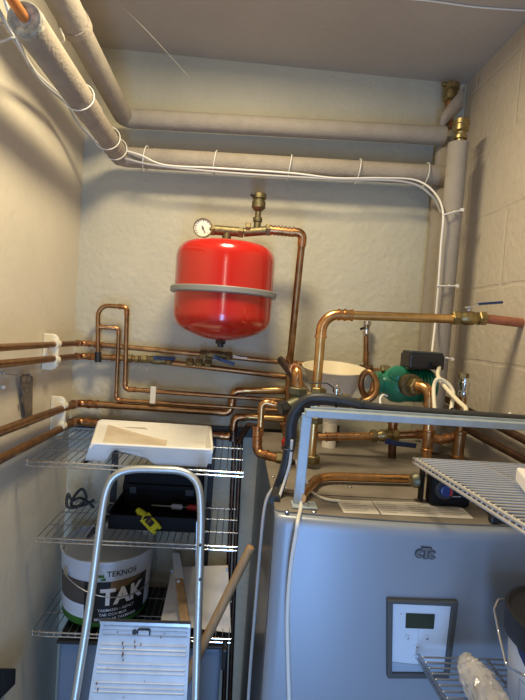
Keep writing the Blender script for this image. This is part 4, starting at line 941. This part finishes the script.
# yellow tester
yc = P(147, 521, 1.262); ye = P(140, 511, 1.30); yd = (P(155, 529, 1.255) - P(138, 511, 1.30))
yt = thing('voltage_tester', 'yellow handheld tester with dark window lying in the black toolbox', 'tester', yc)
dn = yd.normalized(); up_ = V((.1, -.85, .5)); up_ = (up_ - dn*up_.dot(dn)).normalized()
A = P(138, 510, 1.30); B = P(157, 531, 1.250); Lq = (B-A).length
MB().lathe([(0, .008), (Lq*.3, .0125), (Lq*.42, .014)], A, dn, 16).build('handle', 'yellow', yt)
MB().bar(A + dn*Lq*.38, A + dn*Lq*.95, .030, .014, up_).build('body', 'yellow', yt, bevel=.004)
MB().bar(A + dn*Lq*.36, A + dn*Lq*.44, .032, .015, up_).build('guard', 'yellow', yt, bevel=.003)
MB().bar(A + dn*Lq*.52 + up_*.0075, A + dn*Lq*.80 + up_*.0075, .016, .002, up_).build('window', 'black', yt, bevel=.0005)
MB().bar(A + dn*Lq*.60 + up_*.0088, A + dn*Lq*.66 + up_*.0088, .010, .001, up_).build('readout_mark', 'orange', yt)
side = dn.cross(up_).normalized()
for s in (-1, 1): MB().bar(A + dn*Lq*.94 + side*s*.009, A + dn*Lq*1.02 + side*s*.009, .009, .011, up_).build('prong', 'yellow', yt, bevel=.002)
for i, (px, py, m_, lab) in enumerate(((170, 524, 'gcable', 'grey screwdriver in the black toolbox'), (186, 524, 'redp', 'red handled screwdriver in the black toolbox'))):
    a_ = P(px, py, 1.36); a_.z = z0 + .035; t_ = thing('screwdriver', lab, 'screwdriver', a_)
    MB().lathe([(0, .004), (.004, .008), (.03, .008), (.036, .004)], a_, (1, -.3, .1), 12).build('handle', m_, t_)
    MB().cyl(a_, a_ - V((1, -.3, .1)).normalized()*.06, .002, 8).build('shaft', 'steel', t_)
# black curled wire hook on middle shelf
cw = [P(94, 508, 1.42), P(88, 502, 1.42), P(80, 498, 1.41), P(72, 500, 1.40), P(68, 494, 1.40), P(67, 506, 1.39), P(76, 507, 1.39), P(86, 499, 1.38), P(82, 489, 1.38), P(74, 497, 1.39), P(72, 506, 1.40), P(84, 505, 1.42), P(94, 500, 1.42)]
cable('black curled cable lying at the left of the middle shelf', cw, .0042, 'rubber')
# ------------------------------------------------------------------ paint bucket
kb = V((P(107, 590, 1.35).x, 1.345, zs3+.0045)); Rk = .124; zrim = P(108, 564, 1.345-Rk).z - kb.z
pb = thing('paint_bucket', 'large paint bucket with big white letters and green base on the bottom shelf', 'bucket', kb)
r0 = Rk*.93
kf = lambda z: r0 + (Rk-r0)*z/zrim
hh = zrim
body = MB().lathe([(0, r0*.98), (.003, r0), (.022, kf(.022))], kb, (0, 0, 1), 64); body.build('green_base_band', 'bgreen', pb)
MB().lathe([(.022, kf(.022)), (.075, kf(.075)), (.118*hh/.165, kf(.118*hh/.165))], kb, (0, 0, 1), 64).build('pail_wall', ['bwhite'], pb)
MB().lathe([(.118*hh/.165, kf(.118*hh/.165)), (.12*hh/.165, kf(.12)+.002), (.155*hh/.165, kf(.155)+.002), (hh-.004, Rk+.001), (hh-.002, Rk+.004), (hh+.003, Rk+.004), (hh+.004, Rk), (hh-.004, Rk-.004), (hh-.008, Rk-.008), (hh-.008, 0)], kb, (0, 0, 1), 64).build('lid', 'tin', pb)
rg = lambda z: kf(z) + .0006
br_ = MB(); h1 = .117*hh/.165
cyl_patch(br_, kb, rg, math.radians(180), math.radians(256), lambda t: .060, lambda t: h1, 0); br_.build('brown_band', 'bbrown', pb)
br_ = MB(); 
for z in (.032, .040, .048): cyl_patch(br_, kb, rg, math.radians(180), math.radians(254), lambda t: z, lambda t: z+.0012, 0)
br_.build('thin_lines', 'tin', pb)
br_ = MB(); cyl_patch(br_, kb, rg, math.radians(256), math.radians(340), lambda t: .014, lambda t: h1, 0)
br_.build('black_label', 'bblack', pb)
rg2 = lambda z: kf(z) + .0011
br_ = MB(); cyl_patch(br_, kb, rg2, math.radians(288), math.radians(330), lambda t: h1-.03*(1-t)-.003, lambda t: h1-.001, 0); br_.build('roof_picture', 'orange', pb)
rg3 = lambda z: kf(z) + .0018
tx = MB(); wrap_text(tx, 'TAK', .060, kb, rg3, math.radians(304), .076*hh/.165, .0024); tx.build('lettering_large', 'bwhite', pb)
tx = MB()
for i, s_ in enumerate(('TAKMASSA • ASFALT', 'TAK OCH MUR', 'BRUKSKLAR TAKMASSA')):
    wrap_text(tx, s_, .0105, kb, rg3, math.radians(297 - (4 if i == 1 else 0)), (.044 - i*.0115)*hh/.165, .0001)
tx.build('lettering_small', 'bwhite', pb)
rl = lambda z: kf(z) + .0034
tx = MB(); wrap_text(tx, 'TEKNOS', .021, kb, rl, math.radians(301), .137*hh/.165, .0003); tx.build('lid_lettering', 'rail', pb)
tx = MB(); a_ = math.radians(268)
cyl_patch(tx, kb, rl, math.radians(276), math.radians(282), lambda t: .130, lambda t: .134+.004*t); cyl_patch(tx, kb, rl, math.radians(273), math.radians(280), lambda t: .1385, lambda t: .145); tx.build('lid_emblem', 'bgreen', pb)
ha = math.radians(228); hp_ = V((kb.x + math.cos(ha)*(Rk+.004), kb.y + math.sin(ha)*(Rk+.004), kb.z + .128*hh/.165))
MB().lathe([(0, .012), (.002, .012), (.004, .008), (.006, .003)], hp_ - V((math.cos(ha), math.sin(ha), 0))*.003, (math.cos(ha), math.sin(ha), 0), 18).build('handle_ear', 'chrome', pb)
hw = []
for i in range(15):
    t = i/14; a_ = ha + (math.radians(395)-ha)*t; rr_ = Rk + .010; dz = -.052*math.sin(math.pi*min(1, t*1.0))
    hw.append(V((kb.x + math.cos(a_)*rr_, kb.y + math.sin(a_)*rr_, hp_.z + dz)))
MB().tube(hw, .0014, 8).build('wire_handle', 'steel', pb)
# ------------------------------------------------------------------ white lined sheet, scraper, stick, box
sh = thing('ribbed_sheet', 'white lined plastic sheet leaning behind the ladder on the bottom shelf', 'sheet', P(196, 632, 1.22))
qa = [P(172, 568, 1.42), P(228, 566, 1.42), P(231, 633, 1.24), P(160, 624, 1.24)]
zmin = zs3 + .006
MB().prism(qa, (0, .006, 0)).build('sheet', 'paper', sh, bevel=.001)
li = MB()
for i in range(1, 12):
    t = i/12; a = qa[0].lerp(qa[1], t); b = qa[3].lerp(qa[2], t); li.bar(a.lerp(b, .04) + V((0, -.0018, .0)), a.lerp(b, .96) + V((0, -.0018, 0)), .0016, .0016, V((0, 1, 0)))
li.build('raised_lines', 'paper', sh)
for (px, py) in ((172, 571), (227, 569)): MB().lathe([(0, .004), (.002, .004)], P(px, py, 1.405), (0, -1, 0), 10).build('rivet', 'steel', sh)
sc_ = thing('scraper', 'grey metal scraper with brown wooden handle leaning on the sheet', 'scraper', P(189, 624, 1.20))
MB().prism([P(172, 553, 1.37), P(179.5, 553, 1.37), P(184, 580, 1.31), P(175, 582, 1.31)], (0, .002, 0)).build('blade', 'tin', sc_)
MB().prism([P(175, 580, 1.31), P(183, 579, 1.31), P(190, 625, 1.215), P(180, 625, 1.215)], (0, .010, 0)).build('handle', 'wood', sc_, bevel=.002)
MB().lathe([(0, .004), (-.002, .004)], P(178.5, 581, 1.305), (0, 1, 0), 10).build('rivet', 'chrome', sc_)
sk = MB(); A = P(251.5, 546, 1.12); B = P(178, 696, 1.10)
sk.lathe([(0, .006), (.003, .010), (.012, .0115), (.016, .0105), (.03, .011), ((B-A).length, .0115)], A, B-A, 18)
tag(sk.build('broom_handle', 'wood'), 'round wooden stick leaning diagonally between ladder and boiler', 'stick')
x0 = P(58, 645, 1.2).x; x1_ = P(222, 645, 1.2).x; zb0 = zs3 - .022
bn = thing('storage_box', 'blue-grey plastic storage box with black lid under the bottom shelf', 'box', ((x0+x1_)/2, 1.32, .55))
mb = MB(); hh2 = zb0 - .55
mb.box(((x0+x1_)/2, 1.335, .55+hh2/2), (x1_-x0, .26, hh2)); mb.build('box_body', 'binm', bn, bevel=.01, seg=3)
MB().box(((x0+x1_)/2, 1.335, zb0+.003), (x1_-x0+.010, .27, .006)).build('lid', 'black', bn, bevel=.001)
MB().box((x1_+.008, 1.20, zb0-.012), (.014, .05, .055)).build('clip_handle', 'black', bn, bevel=.004)
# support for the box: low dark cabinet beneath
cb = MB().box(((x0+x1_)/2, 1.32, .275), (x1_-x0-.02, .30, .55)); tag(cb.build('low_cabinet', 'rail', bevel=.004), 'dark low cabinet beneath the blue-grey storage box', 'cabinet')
# black item at the left edge
tag(MB().prism([LW(-14, 668, 0), LW(3.5, 668, 0), LW(3, 684, 0), LW(-14, 700, 0)], (.03, 0, 0)).build('junction_box', 'black', bevel=.003), 'black box on the left wall at the lower left edge', 'box')
# ================================================================== STEP LADDER
def LP(px, py):
    t = (py - 470)/230; return P(px, py, 1.03 - .10*t)
sl = thing('step_ladder', 'worn aluminium folding step ladder with hooped top and ribbed step', 'ladder', (P(130, 700, .93).x, .95, 0))
up_pts = [(75.5, 696), (90, 603), (101, 520), (107, 489), (116, 475), (133, 469.5), (160, 469.5), (180, 471), (192, 477), (199, 489), (201, 515), (200, 560), (198, 620), (196, 697)]
pw = [LP(*p) for p in up_pts]
# extend legs to the floor
def ext(a, b):
    d = (b - a); t = (0.01 - b.z)/d.z; return b + d*t
l0 = ext(pw[1], pw[0]); l1 = ext(pw[-2], pw[-1])
q = [pw[0]*2 - pw[1]] + pw + [pw[-1]*2-pw[-2]]; out = [l0]
for i in range(1, len(q)-2):
    p0, p1, p2, p3 = q[i-1:i+3]
    for k_ in range(6):
        t = k_/6; out.append(.5*((2*p1) + (p2-p0)*t + (2*p0-5*p1+4*p2-p3)*t*t + (3*p1-p0-3*p2+p3)*t*t*t))
out += [pw[-1], l1]
hoop = MB().tube(out, .0083, 16)
for v in hoop.v: pass
hoop.build('hoop_frame', 'alu', sl)
for p in (l0, l1): MB().lathe([(0, .014), (.03, .013), (.034, .0095)], V((p.x, p.y, 0)), (0, 0, 1), 12).build('rubber_foot', 'rubber', sl)
# step platform, folded upright, ribbed
ta, tb_ = P(101, 622, .985), P(190.5, 625, .985); ba, bb_ = P(86, 715, .95), P(186, 718, .95)
nrib = 5; rows = []; ny = 120
nv = (ta - ba).cross(tb_ - ta).normalized()
if nv.y > 0: nv = -nv
vs = []; fs = []; nx = 2
Lh = (ta-ba).length
def ridge(s):
    s = s % .0365
    for c_ in (.006, .0155, .0235):
        if abs(s - c_) < .0018: return .0014*math.cos((s-c_)/.0018*math.pi/2)
    return 0
for j in range(ny+1):
    t = j/ny; s_ = t*Lh; A = ta.lerp(ba, t); B = tb_.lerp(bb_, t); d = ridge(s_ + .0)
    for u in (0, .03, .04, .96, .97, 1):
        dd = d if .035 < u < .965 else 0
        vs.append(A.lerp(B, u) + nv*dd)
for j in range(ny):
    for k_ in range(5): fs.append((j*6+k_, j*6+k_+1, (j+1)*6+k_+1, (j+1)*6+k_))
st_ = MB().add(vs, fs, False)
st_.prism([ta - nv*.001, tb_ - nv*.001, bb_ - nv*.001, ba - nv*.001], -nv*.016)
sto = st_.build('step_plate', 'alup', sl)
MB().bar(ta.lerp(tb_, -.0) + nv*.001 + V((0, 0, .002)), tb_ + nv*.001 + V((0, 0, .002)), .006, .016, nv).build('step_edge', 'steel', sto)
u_ = lambda u, v, o=.003: ta.lerp(tb_, u).lerp(ba.lerp(bb_, u), v) + nv*o
MB().tube(rnd([u_(.42, .115), u_(.42, .06), u_(.555, .06), u_(.555, .12)], .004)[0], .0016, 8).build('release_catch', 'black', sto)
MB().lathe([(0, .005), (.002, .005)], u_(.385, .095, .001), nv, 12).build('rivet', 'rail', sto)
dr = MB(); random.seed(11)
for u, v, s_ in ((.27, .22, .004), (.285, .27, .003), (.29, .34, .005), (.30, .40, .0035), (.40, .2, .003), (.41, .25, .0035), (.47, .23, .003), (.06, .66, .0035), (.08, .72, .004), (.15, .5, .002), (.6, .45, .0015), (.72, .10, .002), (.68, .14, .003), (.55, .62, .002), (.35, .8, .002), (.8, .3, .0015), (.2, .1, .002)):
    n_ = 7; c_ = u_(u, v, .0024); a1 = (tb_-ta).normalized(); a2 = (ba-ta).normalized()
    dr.prism([c_ + (a1*math.cos(2*math.pi*i/n_)*.6 + a2*math.sin(2*math.pi*i/n_)*1.2)*s_*random.uniform(.5, 1) for i in range(n_)], nv*.0004)
dr.build('paint_spots', 'orange', sto)
# rear legs of the ladder
for s, (pa, pb_) in enumerate((((102, 520), (75, 700)), ((199.5, 520), (196.5, 700)))):
    a = P(*pa, 1.035); b = P(pb_[0], 700, 1.05); b = ext(a, b); MB().bar(a, b, .012, .020, V((0, 1, 0))).build('rear_leg', 'steel', sl)
for py in (543, 577): 
    c_ = LP(200.5, py); MB().lathe([(0, .003), (.002, .003)], c_ + V((0, -.0095, 0)), (0, -1, 0), 8).build('rivet', 'rubber', sl)
# ================================================================== LIGHT
def light(name, typ, loc, col, e, **k):
    l = bpy.data.lights.new(name, typ); l.color = col; l.energy = e
    o = bpy.data.objects.new(name, l); C.objects.link(o); o.location = loc
    for a, b in k.items():
        if a == 'rot': o.rotation_euler = b
        else: setattr(l, a, b)
    return o
light('ceiling_lamp', 'AREA', (-.02, .86, 2.375), (1, .83, .53), 12, shape='DISK', size=.24)
light('daylight_door', 'AREA', (.03, YF+.02, .78), (.29, .53, 1.0), 19, rot=(math.radians(90), 0, 0), shape='RECTANGLE', size=.26, size_y=1.25)
light('tank_streak_light', 'AREA', (.03, YF+.02, 1.87), (1, .86, .72), 2.2, rot=(math.radians(90), 0, 0), shape='RECTANGLE', size=.14, size_y=.62)  # added warm strip above the daylight, shaped to extend the streak on the tank
w = bpy.data.worlds.new('world'); w.use_nodes = True; bpy.context.scene.world = w
w.node_tree.nodes['Background'].inputs[0].default_value = (.45, .6, 1, 1); w.node_tree.nodes['Background'].inputs[1].default_value = .08
# ================================================================== CAMERA
cd = bpy.data.cameras.new('camera'); cam = bpy.data.objects.new('camera', cd); C.objects.link(cam)
cd.sensor_fit = 'VERTICAL'; cd.sensor_height = 36; cd.lens = F*36/700; cd.clip_start = .02
# columns: camera right, up, back expressed in world axes
def toW(v): return V((v.dot(Xc), v.dot(Yc), v.dot(Zc)))
Rm = Matrix((toW(V((1, 0, 0))), toW(V((0, -1, 0))), toW(V((0, 0, -1))))).transposed()
cam.matrix_world = Matrix.Translation(CAM) @ Rm.to_4x4()
sc = bpy.context.scene; sc.camera = cam
sc.view_settings.view_transform = 'Standard'; sc.view_settings.look = 'None'; sc.view_settings.gamma = 1; sc.view_settings.use_curve_mapping = False
sc.view_settings.exposure = 0.0
